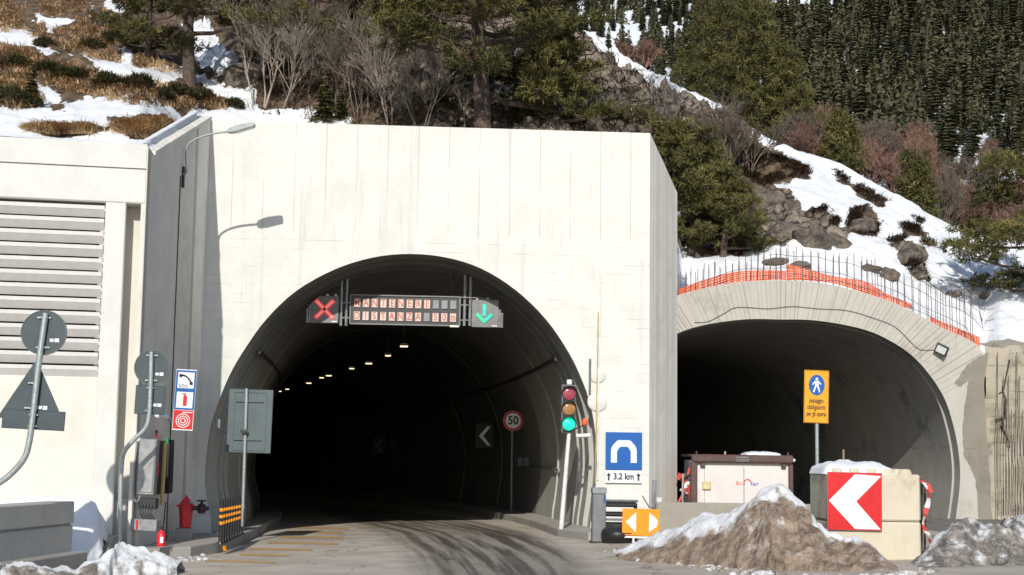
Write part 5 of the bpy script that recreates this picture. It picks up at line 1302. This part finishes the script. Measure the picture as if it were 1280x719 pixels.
sflat = list(snow.ravel())+[.5]*(3*NX); rflat = list(rock.ravel())+[.3]*(3*NX)
mb = MB(); mb.v = vs; mb.f = fs; mb.m = [0]*len(fs); hill = mb.build('hillside', 'terrain', smooth=True, origin=(0, 45, 0)); tag(hill, kind='structure')
for nme, dat in (('snow', sflat), ('rock', rflat)):
    at = hill.data.attributes.new(nme, 'FLOAT', 'POINT'); at.data.foreach_set('value', dat)
from mathutils.bvhtree import BVHTree
bvh = BVHTree.FromPolygons([Vector(v) for v in vs], fs)
def H(px, py, dflt=True):
    h_ = bvh.ray_cast(CAM, ray(px, py).normalized()); return h_[0] if h_[0] else Th(px, py)

# ------------------------------------------------------------------ scattered grass and heath (uncountable)
def tufts(name, polys, count, mt, label, L, W, droop, seed, nb=7, excl=(), spread=.5):
    r = random.Random(seed); v = []; f = []; tn = []; tot = 0
    areas = []
    for p_ in polys:
        xs_ = [q[0] for q in p_]; ys_ = [q[1] for q in p_]; a = 0
        for i in range(len(p_)): a += p_[i-1][0]*p_[i][1]-p_[i][0]*p_[i-1][1]
        areas.append(abs(a))
    tot = sum(areas)
    for p_, a in zip(polys, areas):
        n_ = int(count*a/tot)+6; xs_ = [q[0] for q in p_]; ys_ = [q[1] for q in p_]; k = 0; tr = 0
        while k < n_ and tr < n_*30:
            tr += 1
            x = r.uniform(min(xs_), max(xs_)); y = r.uniform(min(ys_), max(ys_))
            if not inpoly(x, y, p_) or any(inpoly(x, y, e_) for e_ in excl): continue
            if y < interp(x, RX, RYv)+1: continue
            if fn(x, y, seed, .035, 3) < -.25: continue
            k += 1
            h_ = bvh.ray_cast(CAM, ray(x, y).normalized())
            if not h_[0]: continue
            q = h_[0]; tone = (.75 if seed == 2 else .5)+.55*fn(x, y, seed, .09, 3)+r.uniform(-.25, .25); S = r.uniform(.6, 1.25)
            for b_ in range(nb):
                az = r.uniform(0, 2*math.pi); l = L*S*r.uniform(.35, 1.15); dx, dy = math.cos(az)*spread, math.sin(az)*spread-droop
                o = q+Vector((r.uniform(-.12, .12), r.uniform(-.12, .12), -.03)); w = W*r.uniform(.6, 1.2)
                sd = Vector((math.cos(az+1.57), math.sin(az+1.57)*.3, 0))*w
                vz = r.uniform(.25, .75); m1 = o+Vector((dx*.6, dy*.6, vz))*l*.6; m2 = o+Vector((dx*1.3, dy*1.5, vz-droop*.8))*l
                i0 = len(v); v += [tuple(o-sd), tuple(o+sd), tuple(m1+sd*.7), tuple(m1-sd*.7), tuple(m2)]
                f += [(i0, i0+1, i0+2, i0+3), (i0+3, i0+2, i0+4)]; t_ = max(0, min(1, tone+r.uniform(-.2, .2))); tn += [t_, t_]
    mb = MB(); mb.v = v; mb.f = f; mb.m = [0]*len(f); o = mb.build(name, mt, origin=(0, 45, 10), tones=tn); return tag(o, label, 'vegetation', kind='stuff')
SN = SNOW
tufts('dry_grass', GRASS, 6500, 'grass', 'golden dry grass hanging over the slope at the upper left', .36, .014, .6, 1, 10, SN[1:7], spread=.8)
tufts('dry_grass', [DARK[9], DARK[10]], 2600, 'grass', 'strip of golden dry grass along the roof edge of the louvred building', .27, .013, .25, 2, 10, spread=.7)
tufts('dry_heath', [DARK[1], DARK[2], DARK[3], DARK[4], DARK[5], DARK[6], DARK[7], DARK[8]], 2600, 'heath', 'dark brown heather patches on the snowy right slope', .24, .02, .1, 3, 8, spread=.9)
tufts('dry_heath', [[(330, -60), (560, -60), (580, 175), (330, 150)], [(560, -20), (700, -10), (940, 150), (935, 230), (860, 330), (560, 180)], [(0, 70), (120, 90), (330, 138), (200, 134), (0, 92)]], 3000, 'heath', 'brown scrub and litter among the rocks behind the portal', .34, .018, .15, 4, 7, [SNOW[8]], spread=.9)

# ------------------------------------------------------------------ trees
def needles(r, v, f, tn, c, dirv, n, L, W, tone):
    for k in range(n):
        d = Vector((r.gauss(0, 1), r.gauss(0, 1), r.gauss(0, 1))).normalized()*.9+dirv*.6+Vector((0, 0, .25)); d.normalize()
        s_ = d.cross(Vector((r.gauss(0, 1), r.gauss(0, 1), r.gauss(0, 1)))).normalized()*W; l = L*r.uniform(.6, 1.1)
        o = c+Vector((r.uniform(-1, 1), r.uniform(-1, 1), r.uniform(-.6, .6)))*L*.35
        i0 = len(v); v += [tuple(o-s_), tuple(o+s_), tuple(o+d*l+s_*.35), tuple(o+d*l-s_*.35)]; f.append((i0, i0+1, i0+2, i0+3)); tn.append(max(0, min(1, tone+r.uniform(-.18, .18))))
def pine(base, H_, Wd, seed, label, start=.25, limbs=26, lean=(0, 0), group=None, tr=.22, mt='needle', L=.26, dens=1.0, name='pine_tree', bias=(0, 0), top=.35, nn_=13, bk='bark', zmin=None):
    r = random.Random(seed); t = thing(name, base, label, 'tree', group); tm = MB(); ax = []
    for k in range(9):
        q = k/8; ax.append(Vector(base)+Vector((lean[0]*q+.12*math.sin(q*5+seed)*H_/8, lean[1]*q+.1*math.cos(q*4+seed)*H_/8, H_*q)))
    tm.tube([ax[0]-Vector((0, 0, .6))]+ax, [tr*1.15]+[tr*(1-.88*k/8) for k in range(9)], 9)
    v, f, tn = [], [], []
    for i in range(limbs):
        q = start+(1-start)*((i+.5)/limbs)**.9; k = min(7, int(q*8)); fr_ = q*8-k; o = ax[k]*(1-fr_)+ax[k+1]*fr_
        az = i*2.399+r.uniform(-.5, .5); rad = Wd/2*(1-(q-start)/(1-start)*(1-top))*r.uniform(.65, 1.12)
        if bias != (0, 0): rad *= 1+.5*(math.cos(az)*bias[0]+math.sin(az)*bias[1])
        d = Vector((math.cos(az), math.sin(az), r.uniform(-.12, .35))); pts_ = [o]
        for s__ in range(1, 6):
            u_ = s__/5; pts_.append(o+d*rad*u_+Vector((r.uniform(-.06, .06)*rad, r.uniform(-.06, .06)*rad, rad*(.12*u_*u_-.10*u_))))
        tm.k = 1 if q > .5 else 0
        tm.tube(pts_, [tr*.34*(1-.75*s__/5)*(1.1-q*.6)+.008 for s__ in range(6)], 5)
        ltone = r.uniform(.3, .75)
        nt_ = int((6+rad*7)*dens)
        for s__ in range(nt_):
            u_ = r.uniform(.3, 1.05)**.8; kk = min(4, int(u_*5)); ff = min(1, u_*5-kk); b_ = pts_[kk]*(1-ff)+pts_[kk+1]*ff
            sd = Vector((-d.y, d.x, 0)); side = r.uniform(-1, 1)*rad*.34*(1.15-u_*.5); e_ = b_+sd*side+d*abs(side)*.4+Vector((0, 0, r.uniform(-.1, .22)*L*3))
            if r.random() < .5: tm.k = 1; tm.tube([b_, (b_+e_)/2+Vector((0, 0, .02)), e_], [.014, .01, .006], 3, False)
            if zmin and e_.z < zmin and r.random() < .7: continue
            tone = ltone+r.uniform(-.2, .2)+.1*(e_.z-o.z)
            for c_ in range(3): needles(r, v, f, tn, e_+Vector((r.uniform(-1, 1), r.uniform(-1, 1), r.uniform(-.35, .45)))*L*1.1, (e_-b_).normalized() if (e_-b_).length > .01 else d, nn_, L*.8, L*.065, tone+r.uniform(-.12, .12))
    tm.build('trunk', [bk, 'barkr'], t, smooth=40)
    mb = MB(); mb.v = v; mb.f = f; mb.m = [0]*len(f); mb.build('crown', mt, t, tones=tn)
    return t
def bare(base, H_, seed, label, mt='twig', stems=4, spread=.35, r0_=.04, depth=4, name='bare_tree', group=None, rmin=.007, ang=.55, cat='tree'):
    r = random.Random(seed); mb = MB()
    def grow(o, d, L, rad, lv):
        n_ = 3; pts_ = [o]; dd = d.copy()
        for k in range(n_): dd = (dd+Vector((r.gauss(0, .12), r.gauss(0, .12), r.gauss(.03, .08)))).normalized(); pts_.append(pts_[-1]+dd*L/n_)
        mb.tube(pts_, [max(rmin, rad*(1-.45*k/n_)) for k in range(n_+1)], 4 if lv > 1 else 3, False)
        if lv <= 0: return
        for k in range(r.choice((3, 4, 5)) if lv > 1 else r.choice((3, 4))):
            u_ = r.uniform(.3, 1); kk = min(n_-1, int(u_*n_)); b_ = pts_[kk].lerp(pts_[kk+1], u_*n_-kk)
            ax_ = Vector((r.gauss(0, 1), r.gauss(0, 1), r.gauss(0, .5))).normalized(); nd = (dd+ax_*ang+Vector((0, 0, .12))).normalized()
            grow(b_, nd, L*r.uniform(.5, .72), rad*.52, lv-1)
    for s__ in range(stems):
        a = r.uniform(0, 6.28); sp_ = r.uniform(0, spread); grow(Vector(base)+Vector((math.cos(a), math.sin(a), 0))*.2-Vector((0, 0, .15)), Vector((math.cos(a)*sp_, math.sin(a)*sp_, 1)).normalized(), H_*r.uniform(.42, .55), r0_*r.uniform(.7, 1.1), depth)
    return tag(mb.build(name, mt), label, cat, group)
def conifer_mesh(seed, H_=1.0, W_=.34, whorls=17, per=9, nm='spruce_crown'):
    """unit-height spruce: sprays of drooping jagged blades; returns (v,f,tone)"""
    r = random.Random(seed); v, f, tn = [], [], []
    for w in range(whorls):
        q = .06+.92*w/whorls; rad = W_/2*(1-q)**.75*r.uniform(.8, 1.15)+.012
        for k in range(per if q < .7 else per-3):
            az = 2*math.pi*k/per+r.uniform(-.35, .35)+w; L = rad*r.uniform(.7, 1.2); dx, dy = math.cos(az), math.sin(az); z = q+r.uniform(-.02, .02); t0 = r.uniform(.15, .9)
            for s__ in range(3):
                a2 = az+(s__-1)*.38; ex, ey = math.cos(a2), math.sin(a2); l2 = L*(1 if s__ == 1 else .78); wd = .024+.018*r.random(); px_, py2 = -ey*wd, ex*wd
                zz = z-.16*l2*r.uniform(.6, 1.6); i0 = len(v)
                v += [(dx*L*.06, dy*L*.06, z+.012), (ex*l2*.55+px_, ey*l2*.55+py2, z-.02), (ex*l2, ey*l2, zz-.02), (ex*l2*.55-px_, ey*l2*.55-py2, z-.02+r.uniform(-.01, .02))]
                f.append((i0, i0+1, i0+2, i0+3)); tn.append(max(0, min(1, t0+r.uniform(-.2, .2)+.15*q)))
    i0 = len(v)
    for k in range(4): v.append((.014*math.cos(k*1.57), .014*math.sin(k*1.57), -.05))
    v.append((0, 0, .97)); f += [(i0+k, i0+(k+1) % 4, i0+4) for k in range(4)]; tn += [.0]*4
    return v, f, tn

# near pines
pine(H(598, 172), 9.5, 7.4, 2, 'large Scots pine with thick bare trunk rising behind the middle of the portal', start=.12, limbs=62, tr=.25, dens=1.35, bias=(.25, .1), L=.25)
pine(T(690, 165), 3.2, 3.0, 12, 'bushy pine filling in right behind the large pine', start=.05, limbs=30, tr=.16, dens=1.1, L=.25)
pine(T(237, 112), 7.5, 6.6, 3, 'dark pine with black trunk on the grassy slope above the lamp', start=.2, limbs=32, tr=.2, dens=1.1, bias=(.5, 0), L=.25)
pine(T(390, 85), 7.5, 5.6, 4, 'dense dark pine at the top behind the bare birches', start=.03, limbs=36, tr=.18, dens=1.1, L=.25)
pine(T(462, 60), 3.6, 2.6, 14, 'narrow dark pine beside the grey rock face', start=.03, limbs=26, tr=.14, dens=1, L=.25)
pine(T(322, 96), 4.8, 3.2, 15, 'slim olive pine leaning over the shaded rock slab', start=.1, limbs=22, tr=.1, dens=1, L=.24, lean=(.6, 0))
pine(T(186, 78), 3.4, 3.4, 16, 'low bushy pine on the grass left of the dark trunk', start=.05, limbs=20, tr=.09, dens=1, L=.24)
pine(T(866, 318), 3.9, 3.6, 5, 'broad olive pine right of the portal corner', start=.05, limbs=34, tr=.14, dens=.85, L=.26)
pine(T(905, 320), 2.9, 3.0, 6, 'shorter pine with snow behind it, right of the portal', start=.06, limbs=26, tr=.12, dens=1.05, L=.25)
pine(T(838, 268), 2.4, 2.3, 7, 'pine tucked behind the sloping corner of the portal roof', start=.06, limbs=26, tr=.12, dens=1.05, L=.25)
pine(H(1296, 396), 5.4, 5.4, 8, 'pine reaching into the picture at the right edge above the wall', start=.08, limbs=30, tr=.16, dens=1.15, L=.26, bias=(-.35, 0))
def sapling(px_, py_2, h_, seed, label):
    base = H(px_, py_2); v, f, tn = conifer_mesh(seed, 1, .62, 13, 8); t = thing('spruce_sapling', base, label, 'tree')
    mb = MB(Matrix.Translation(base) @ Matrix.Diagonal((h_, h_, h_, 1))); mb.add(v, f); mb.build('crown', 'needle', t, tones=tn)
    MB().tube([base-Vector((0, 0, .1)), base+Vector((0, 0, h_*.9))], [.03, .008], 5).build('trunk', 'bark', t)
sapling(38, 132, 1.1, 1, 'small green spruce sapling at the left edge of the snow'); sapling(405, 152, 1.5, 2, 'small spruce just above the left part of the portal roof')
sapling(425, 150, 1.0, 3, 'tiny spruce right of the one above the portal roof')
sapling(1075+140, 292, 1.0, 4, 'small yellowish spruce on the snowy ridge at the right')
# junipers
jp = [(135, 106, .3), (173, 108, .33), (222, 118, .3), (202, 122, .26), (250, 124, .32), (292, 133, .2), (95, 100, .34), (20, 84, .34), (60, 90, .26), (10, 126, .34), (28, 130, .3), (56, 58, .26), (115, 62, .34), (146, 50, .3), (236, 122, .24), (75, 96, .25)]
jl = ['low dark juniper cushion on the slope below the snow path', 'round dark juniper ball under the snow path']
r = random.Random(9)
for i, (x, y, s__) in enumerate(jp):
    base = H(x, y); v, f, tn = [], [], []
    for k in range(160):
        a = r.uniform(0, 6.28); e_ = r.uniform(0, 1); c_ = Vector((math.cos(a)*math.sqrt(1-e_*e_)*1.2, math.sin(a)*math.sqrt(1-e_*e_), e_*.85))*s__*r.uniform(.75, 1.05)
        needles(r, v, f, tn, base+c_, c_.normalized(), 7, .13, .014, .3+.3*e_+r.uniform(-.2, .2))
    mb = MB(); mb.v = v; mb.f = f; mb.m = [0]*len(f); tag(mb.build('juniper_bush', 'juniper', tones=tn, origin=base), 'low dark green juniper bush on the grassy slope at the upper left', 'bush', 'juniper bushes on the left slope')
# bare trees
bare(T(322, 138), 3.9, 1, 'pale many-stemmed bare birch above the left end of the portal', 'twigl', 3, .3, .04, 4, rmin=.006)
bare(T(343, 138), 3.4, 2, 'pale bare birch standing just right of its twin', 'twigl', 2, .35, .035, 4, rmin=.006)
bare(T(372, 130), 3.6, 3, 'greyish bare shrub under the dense dark pine', 'twig', 6, .5, .03, 4, rmin=.0055)
bare(T(455, 150), 3.2, 4, 'brown leafless thicket above the left half of the portal', 'twig', 6, .5, .025, 4, name='bare_shrub', rmin=.0055, cat='shrub')
bare(T(492, 152), 3.4, 5, 'pale brown leafless shrub before the grey rock face', 'twigl', 5, .5, .022, 4, name='bare_shrub', rmin=.0055, cat='shrub')
bare(T(530, 158), 2.6, 6, 'low brown shrub left of the large pine trunk', 'twigl', 5, .6, .02, 4, name='bare_shrub', rmin=.0055, cat='shrub')
bare(T(425, 140), 2.8, 26, 'bare brown shrub right of the small spruce', 'twig', 7, .5, .025, 4, name='bare_shrub', rmin=.0055, cat='shrub')
bare(T(905, 226), 3.3, 7, 'grey bare tree on the dark slope left of the snowy knoll', 'twig', 6, .35, .05, 4, rmin=.009)
bare(T(932, 214), 2.3, 8, 'smaller bare shrub right of the grey bare tree', 'twig', 8, .5, .035, 4, name='bare_shrub', rmin=.008, cat='shrub')
bare(T(878, 200), 2.0, 9, 'brown bare shrub on the dark slope under the snow strip', 'twig', 8, .6, .03, 4, name='bare_shrub', rmin=.008, cat='shrub')
bare(T(590, 168), 1.8, 10, 'thin pale bare stem left of the pine trunk', 'twigl', 2, .3, .03, 3, rmin=.0055)
bare(T(800, 80)+Vector((0, 1, 0)), 1.2, 11, 'reddish bare bush on the ridge under the pale forest', 'twigr', 7, .5, .03, 4, name='bare_shrub', rmin=.009, cat='shrub')

# boulders
def boulder(px_, py_2, w_, h_, seed, label, mt='rockm'):
    base = H(px_, py_2); r = random.Random(seed); import bmesh
    bm = bmesh.new(); bmesh.ops.create_icosphere(bm, subdivisions=4, radius=1)
    pl_ = [(Vector((r.gauss(0, 1), r.gauss(0, 1), r.gauss(0, 1))).normalized(), r.uniform(.35, .75)) for _ in range(16)]
    for q in bm.verts:
        c_ = q.co.copy()
        for n_, d_ in pl_:
            k = c_.dot(n_)-d_
            if k > 0: c_ -= n_*k*.92
        c_ *= 1+.10*fn(c_.x+seed, c_.y, c_.z, 2.5, 5); q.co = Vector((c_.x*w_*.62, c_.y*w_*.5, c_.z*h_*.6+h_*.05))
    me = bpy.data.meshes.new('boulder'); bm.to_mesh(me); bm.free(); me.materials.append(M[mt]); me.polygons.foreach_set('use_smooth', [True]*len(me.polygons)); me.set_sharp_from_angle(angle=R(28))
    o = bpy.data.objects.new('boulder', me); col.objects.link(o); o.location = base; o.rotation_euler = (r.uniform(-.3, .3), r.uniform(-.3, .3), r.uniform(-.5, .5)); return tag(o, label, 'rock')
def rock_mat():
    m, nt, bs = nodes('grey_rock'); p = pos(nt)
    n1 = noi(nt, 3, 8, p, .72); c = mix(nt, ramp(nt, n1, .35, .65), (.055, .043, .034), (.25, .205, .165))
    c = mix(nt, mth(nt, 'MULTIPLY', ramp(nt, noi(nt, 7, 6, p, .7), .5, .7), .6), c, (.05, .038, .028))
    nt.links.new(c, bs.inputs['Base Color']); bs.inputs['Roughness'].default_value = .9; bump(nt, bs, n1, .9, .15); return m
M['rockm'] = rock_mat()
for i, (x, y, w_, h_, lab) in enumerate(((1088, 338, .9, .5, 'dark flat boulder in the snow above the crown of the arch'), (1108, 348, .7, .75, 'grey upright boulder right of the dark flat one'), (1148, 345, .8, .9, 'long slanted stone slab sticking out of the snow'),
        (1192, 371, .75, .35, 'small rounded stone near the pine at the right'), (1135, 320, 1.2, 1.0, 'big dark rock on the snowy slope'), (950, 262, 1.9, 1.5, 'brown weathered crag left of the snowy knoll'), (978, 292, 2.2, 1.0, 'pale layered outcrop at the foot of the knoll'),
        (1012, 300, 1.8, .9, 'mid-grey outcrop right of the pale layered one'), (1045, 304, 1.3, .8, 'low brown outcrop at the right end of the rocks'), (965, 330, .9, .4, 'low stone just behind the starter bars'), (1000, 334, .8, .35, 'flat stone behind the raised orange net'),
        (455, 40, 3.0, 3.4, 'dark crag at the top left of the grey rock face'), (500, 70, 2.6, 4.2, 'tall grey rock face between the shrubs and the large pine'), (520, 120, 2.2, 2.2, 'grey rock shoulder left of the pine trunk'), (1072, 285, 1.1, .9, 'brown rock with heather on the snowy slope'),
        (300, 100, 1.6, 1.5, 'shaded bluish rock slab below the dark pine'), (1228, 372, .5, .3, 'small stone half buried in the snow'))):
    boulder(x, y, w_, h_, 40+i, lab)
# rubble on the dark slope
rr = random.Random(77)
for i in range(16):
    x = rr.uniform(740, 925); y0_ = interp(x, RX, RYv); y = rr.uniform(y0_+26, min(y0_+110, 250))
    o = boulder(x, y, rr.uniform(.4, 1.0), rr.uniform(.3, .6), 200+i, 'brown-grey rock among many on the dark slope under the snow strip'); o['group'] = 'rocks on the dark slope'

# ------------------------------------------------------------------ far hillside and forest
FX = np.linspace(-14, 420, 80); FT = np.linspace(0, 1, 70)
def farpt(x, t):
    Y = 115+t*390; z = -4+t*178+ (x-60)*.03+10*fn(x*.012, t*3, 1, 1)+2.5*fn(x*.06, t*14, 3, 1); return Vector((x, Y, z))
vs = [tuple(farpt(x, t)) for t in FT for x in FX]; nf = len(FX)
fs = [(j*nf+i, j*nf+i+1, (j+1)*nf+i+1, (j+1)*nf+i) for j in range(len(FT)-1) for i in range(nf-1)]
sn = []
def proj(p):
    d = p-CAM; return 640+F*d.dot(rgt)/d.dot(fwd), 359.5-F*d.dot(upv)/d.dot(fwd)
for v_ in vs:
    a, b_ = proj(Vector(v_)); k = .52
    if a < 880 and b_ < 120: k = .66
    if a < 1060 and b_ < 22: k = .95
    if b_ > 190: k = .5
    if a > 1200 and b_ > 190: k = .62
    sn.append(k)
mb = MB(); mb.v = vs; mb.f = fs; mb.m = [0]*len(fs); fh = mb.build('far_hill', 'far', smooth=True, origin=(0, 300, 0)); tag(fh, kind='structure')
at = fh.data.attributes.new('snow', 'FLOAT', 'POINT'); at.data.foreach_set('value', sn)
fb = BVHTree.FromPolygons([Vector(v) for v in vs], fs)
def shaggy(seed, W_):
    r = random.Random(seed); v, f, tn = [], [], []
    for k in range(250):
        q = r.random()**1.25*.97+.02; az = r.uniform(0, 6.283); rad = W_/2*(1-q)**.8*r.uniform(.45, 1.1)*(1+.25*math.sin(az*2+seed+q*9))
        c = Vector((math.cos(az)*rad, math.sin(az)*rad, q)); d = Vector((math.cos(az), math.sin(az), r.uniform(-.7, .35))).normalized()
        s_ = d.cross(Vector((r.gauss(0, 1), r.gauss(0, 1), r.gauss(0, 1)))).normalized()*r.uniform(.02, .045); l = r.uniform(.06, .13)*(1.2-q*.6)
        i0 = len(v); v += [tuple(c-s_-d*l*.4), tuple(c+s_-d*l*.3), tuple(c+d*l*.7+s_*.5), tuple(c+d*l*.6-s_*.8)]; f.append((i0, i0+1, i0+2, i0+3)); tn.append(max(0, min(1, .2+.5*q+r.uniform(-.25, .35))))
    i0 = len(v)
    for rr_, z in ((W_*.2, .02), (W_*.17, .4), (.01, .93)):
        for k in range(5): v.append((rr_*math.cos(k*1.257), rr_*math.sin(k*1.257), z))
    for a in (0, 5):
        for k in range(5): f.append((i0+a+k, i0+a+(k+1) % 5, i0+a+5+(k+1) % 5, i0+a+5+k)); tn.append(.05)
    return v, f, tn
protos = []
for k in range(5):
    v, f, tn = (conifer_mesh(100+k, 1, (.40, .5, .36, .46, .42)[k], 15, 7) if k != 1 else shaggy(101, .5))
    me = bpy.data.meshes.new('conifer'); me.from_pydata(v, [], f); me.materials.append(M['spruce']); at = me.attributes.new('tone', 'FLOAT', 'FACE'); at.data.foreach_set('value', tn); protos.append((me, v, f, tn))
r = random.Random(4); cand = []
tries = 0
grid = {}
while len(cand) < 3900 and tries < 75000:
    tries += 1; x = r.uniform(590, 1390); y = r.uniform(-75, 222)
    yr = interp(x, RX, RYv)
    if y > yr+30: continue
    if x < 870 and y < 115 and (r.random() < .35 or fn(x, y, 2, .03, 3) > .05): continue
    if 950 < x < 1045 and y < 20+fn(x, 1, 1, .05)*8: continue
    if fn(x, y, 5, .06, 3) > .36: continue
    h_ = fb.ray_cast(CAM, ray(x, y).normalized())
    if not h_[0]: continue
    p = h_[0]; hh = r.choice((5, 7, 8, 9, 10.5))*r.uniform(.85, 1.15)*(.85 if x < 870 else 1)
    key = (int(p.x//3), int(p.y//3))
    if any((p-q).length < 2.9 for di in (-1, 0, 1) for dj in (-1, 0, 1) for q in grid.get((key[0]+di, key[1]+dj), ())): continue
    grid.setdefault(key, []).append(p); cand.append((p, hh, r.randrange(5), r.uniform(0, 6.28)))
cand.sort(key=lambda q: -q[1]/q[0].y)
for p, hh, k, az in cand[:300]:
    o = bpy.data.objects.new('conifer', protos[k][0]); col.objects.link(o); o.location = p-Vector((0, 0, .5)); o.scale = (hh*r.uniform(.9, 1.15),)*2+(hh,); o.rotation_euler = (0, 0, az)
    tag(o, 'dark conifer among the many covering the far hillside', 'tree', 'conifers on the far hillside')
mb = MB(); V = []; FF = []; TT = []
for p, hh, k, az in cand[300:]:
    me, v, f, tn = protos[k]; c_, s__ = math.cos(az)*hh, math.sin(az)*hh; b_ = len(V)
    V += [(p.x+a*c_-b2*s__, p.y+a*s__+b2*c_, p.z-.5+z*hh) for a, b2, z in v]; FF += [tuple(b_+i for i in q) for q in f]; dt = r.uniform(-.3, .3); TT += [max(0, min(1, t_+dt)) for t_ in tn]
mb.v = V; mb.f = FF; mb.m = [0]*len(FF); tag(mb.build('conifer_forest', 'spruce', origin=(0, 300, 0), tones=TT), 'closed conifer forest filling the rest of the far hillside', 'forest', kind='stuff')
print('forest', len(cand))
# middle-distance conifers behind the ridge
for i, (x, y, Y, h_, w_) in enumerate(((905, 150, 95, 9.5, .55), (930, 160, 100, 11, .5), (955, 170, 98, 10.5, .5), (985, 195, 96, 8.5, .55), (880, 135, 105, 9, .55), (1052, 212, 90, 4.0, .6), (1146, 275, 80, 4.2, .55), (1000, 200, 110, 7, .5))):
    base = P(x, y+8, Y); pine(base, h_*.88, h_*w_, 300+i, ['olive conifer just behind the ridge, leftmost but one of the near group', 'tall olive conifer in the middle of the group behind the ridge', 'tall conifer right of the middle of the group behind the ridge', 'shorter conifer at the right end of the group behind the ridge', 'leftmost conifer of the group just behind the ridge', 'stout low conifer among the red-brown shrubs', 'isolated dark conifer standing before the red-brown shrubs', 'conifer half hidden behind the right end of the group'][i], start=.02, limbs=34, tr=.16, dens=.55, L=.5, top=.22, nn_=9, name='conifer')
# red-brown shrubs of the valley floor
r = random.Random(8); sm = []
for k in range(4):
    o = bare((0, 0, 0), 4.4, 500+k, 'leafless shrub in the belt between the snowy ridge and the far forest', ('twigr', 'twig', 'twigr', 'twig')[k], 9, .55, .05, 4, name='bare_shrub', rmin=.016, cat='shrub', group='leafless shrubs behind the snowy ridge'); sm.append(o)
for i in range(120):
    x = r.uniform(1000, 1335) if i % 5 else r.uniform(930, 1340); y0_ = interp(x, RX, RYv); yt = 192+(x-1000)*.03
    yy = r.uniform(min(yt, y0_), y0_+14)
    Y = 92+max(0, (y0_+14-yy))*.55+r.uniform(-3, 4)
    o = sm[i % 4]
    if i >= 4: o = o.copy(); col.objects.link(o)
    o.location = P(x, yy+4, Y); s__ = r.uniform(.38, .78); o.scale = (s__, s__, s__*r.uniform(.9, 1.2)); o.rotation_euler = (0, 0, r.uniform(0, 6.28))
# ------------------------------------------------------------------ light, sky, camera
sd = Vector((.08, 1, -.56)).normalized()
sun = bpy.data.lights.new('sun', 'SUN'); sun.energy = 3.85; sun.angle = R(.5); sun.color = (1, .955, .87)
so = bpy.data.objects.new('sun', sun); col.objects.link(so); so.rotation_euler = sd.to_track_quat('-Z', 'Y').to_euler(); so.location = (0, -20, 40)
w = bpy.data.worlds.new('World'); scn.world = w; w.use_nodes = True; nt = w.node_tree
sky = nt.nodes.new('ShaderNodeTexSky'); sky.sky_type = 'NISHITA'; sky.sun_disc = False; sky.sun_elevation = math.asin(-sd.z); sky.sun_rotation = math.atan2(-sd.x, -sd.y); sky.altitude = 1300
nt.links.new(sky.outputs[0], nt.nodes['Background'].inputs[0]); nt.nodes['Background'].inputs[1].default_value = .115
cam = bpy.data.cameras.new('camera'); cam.sensor_width = 36; cam.lens = F/1280*36; cam.clip_end = 3000; cam.clip_start = .1
co = bpy.data.objects.new('camera', cam); col.objects.link(co); scn.camera = co
mx = Matrix((rgt, upv, -fwd)).transposed().to_4x4(); mx.translation = CAM; co.matrix_world = mx
scn.view_settings.view_transform = 'Standard'; scn.view_settings.look = 'None'; scn.view_settings.exposure = 0
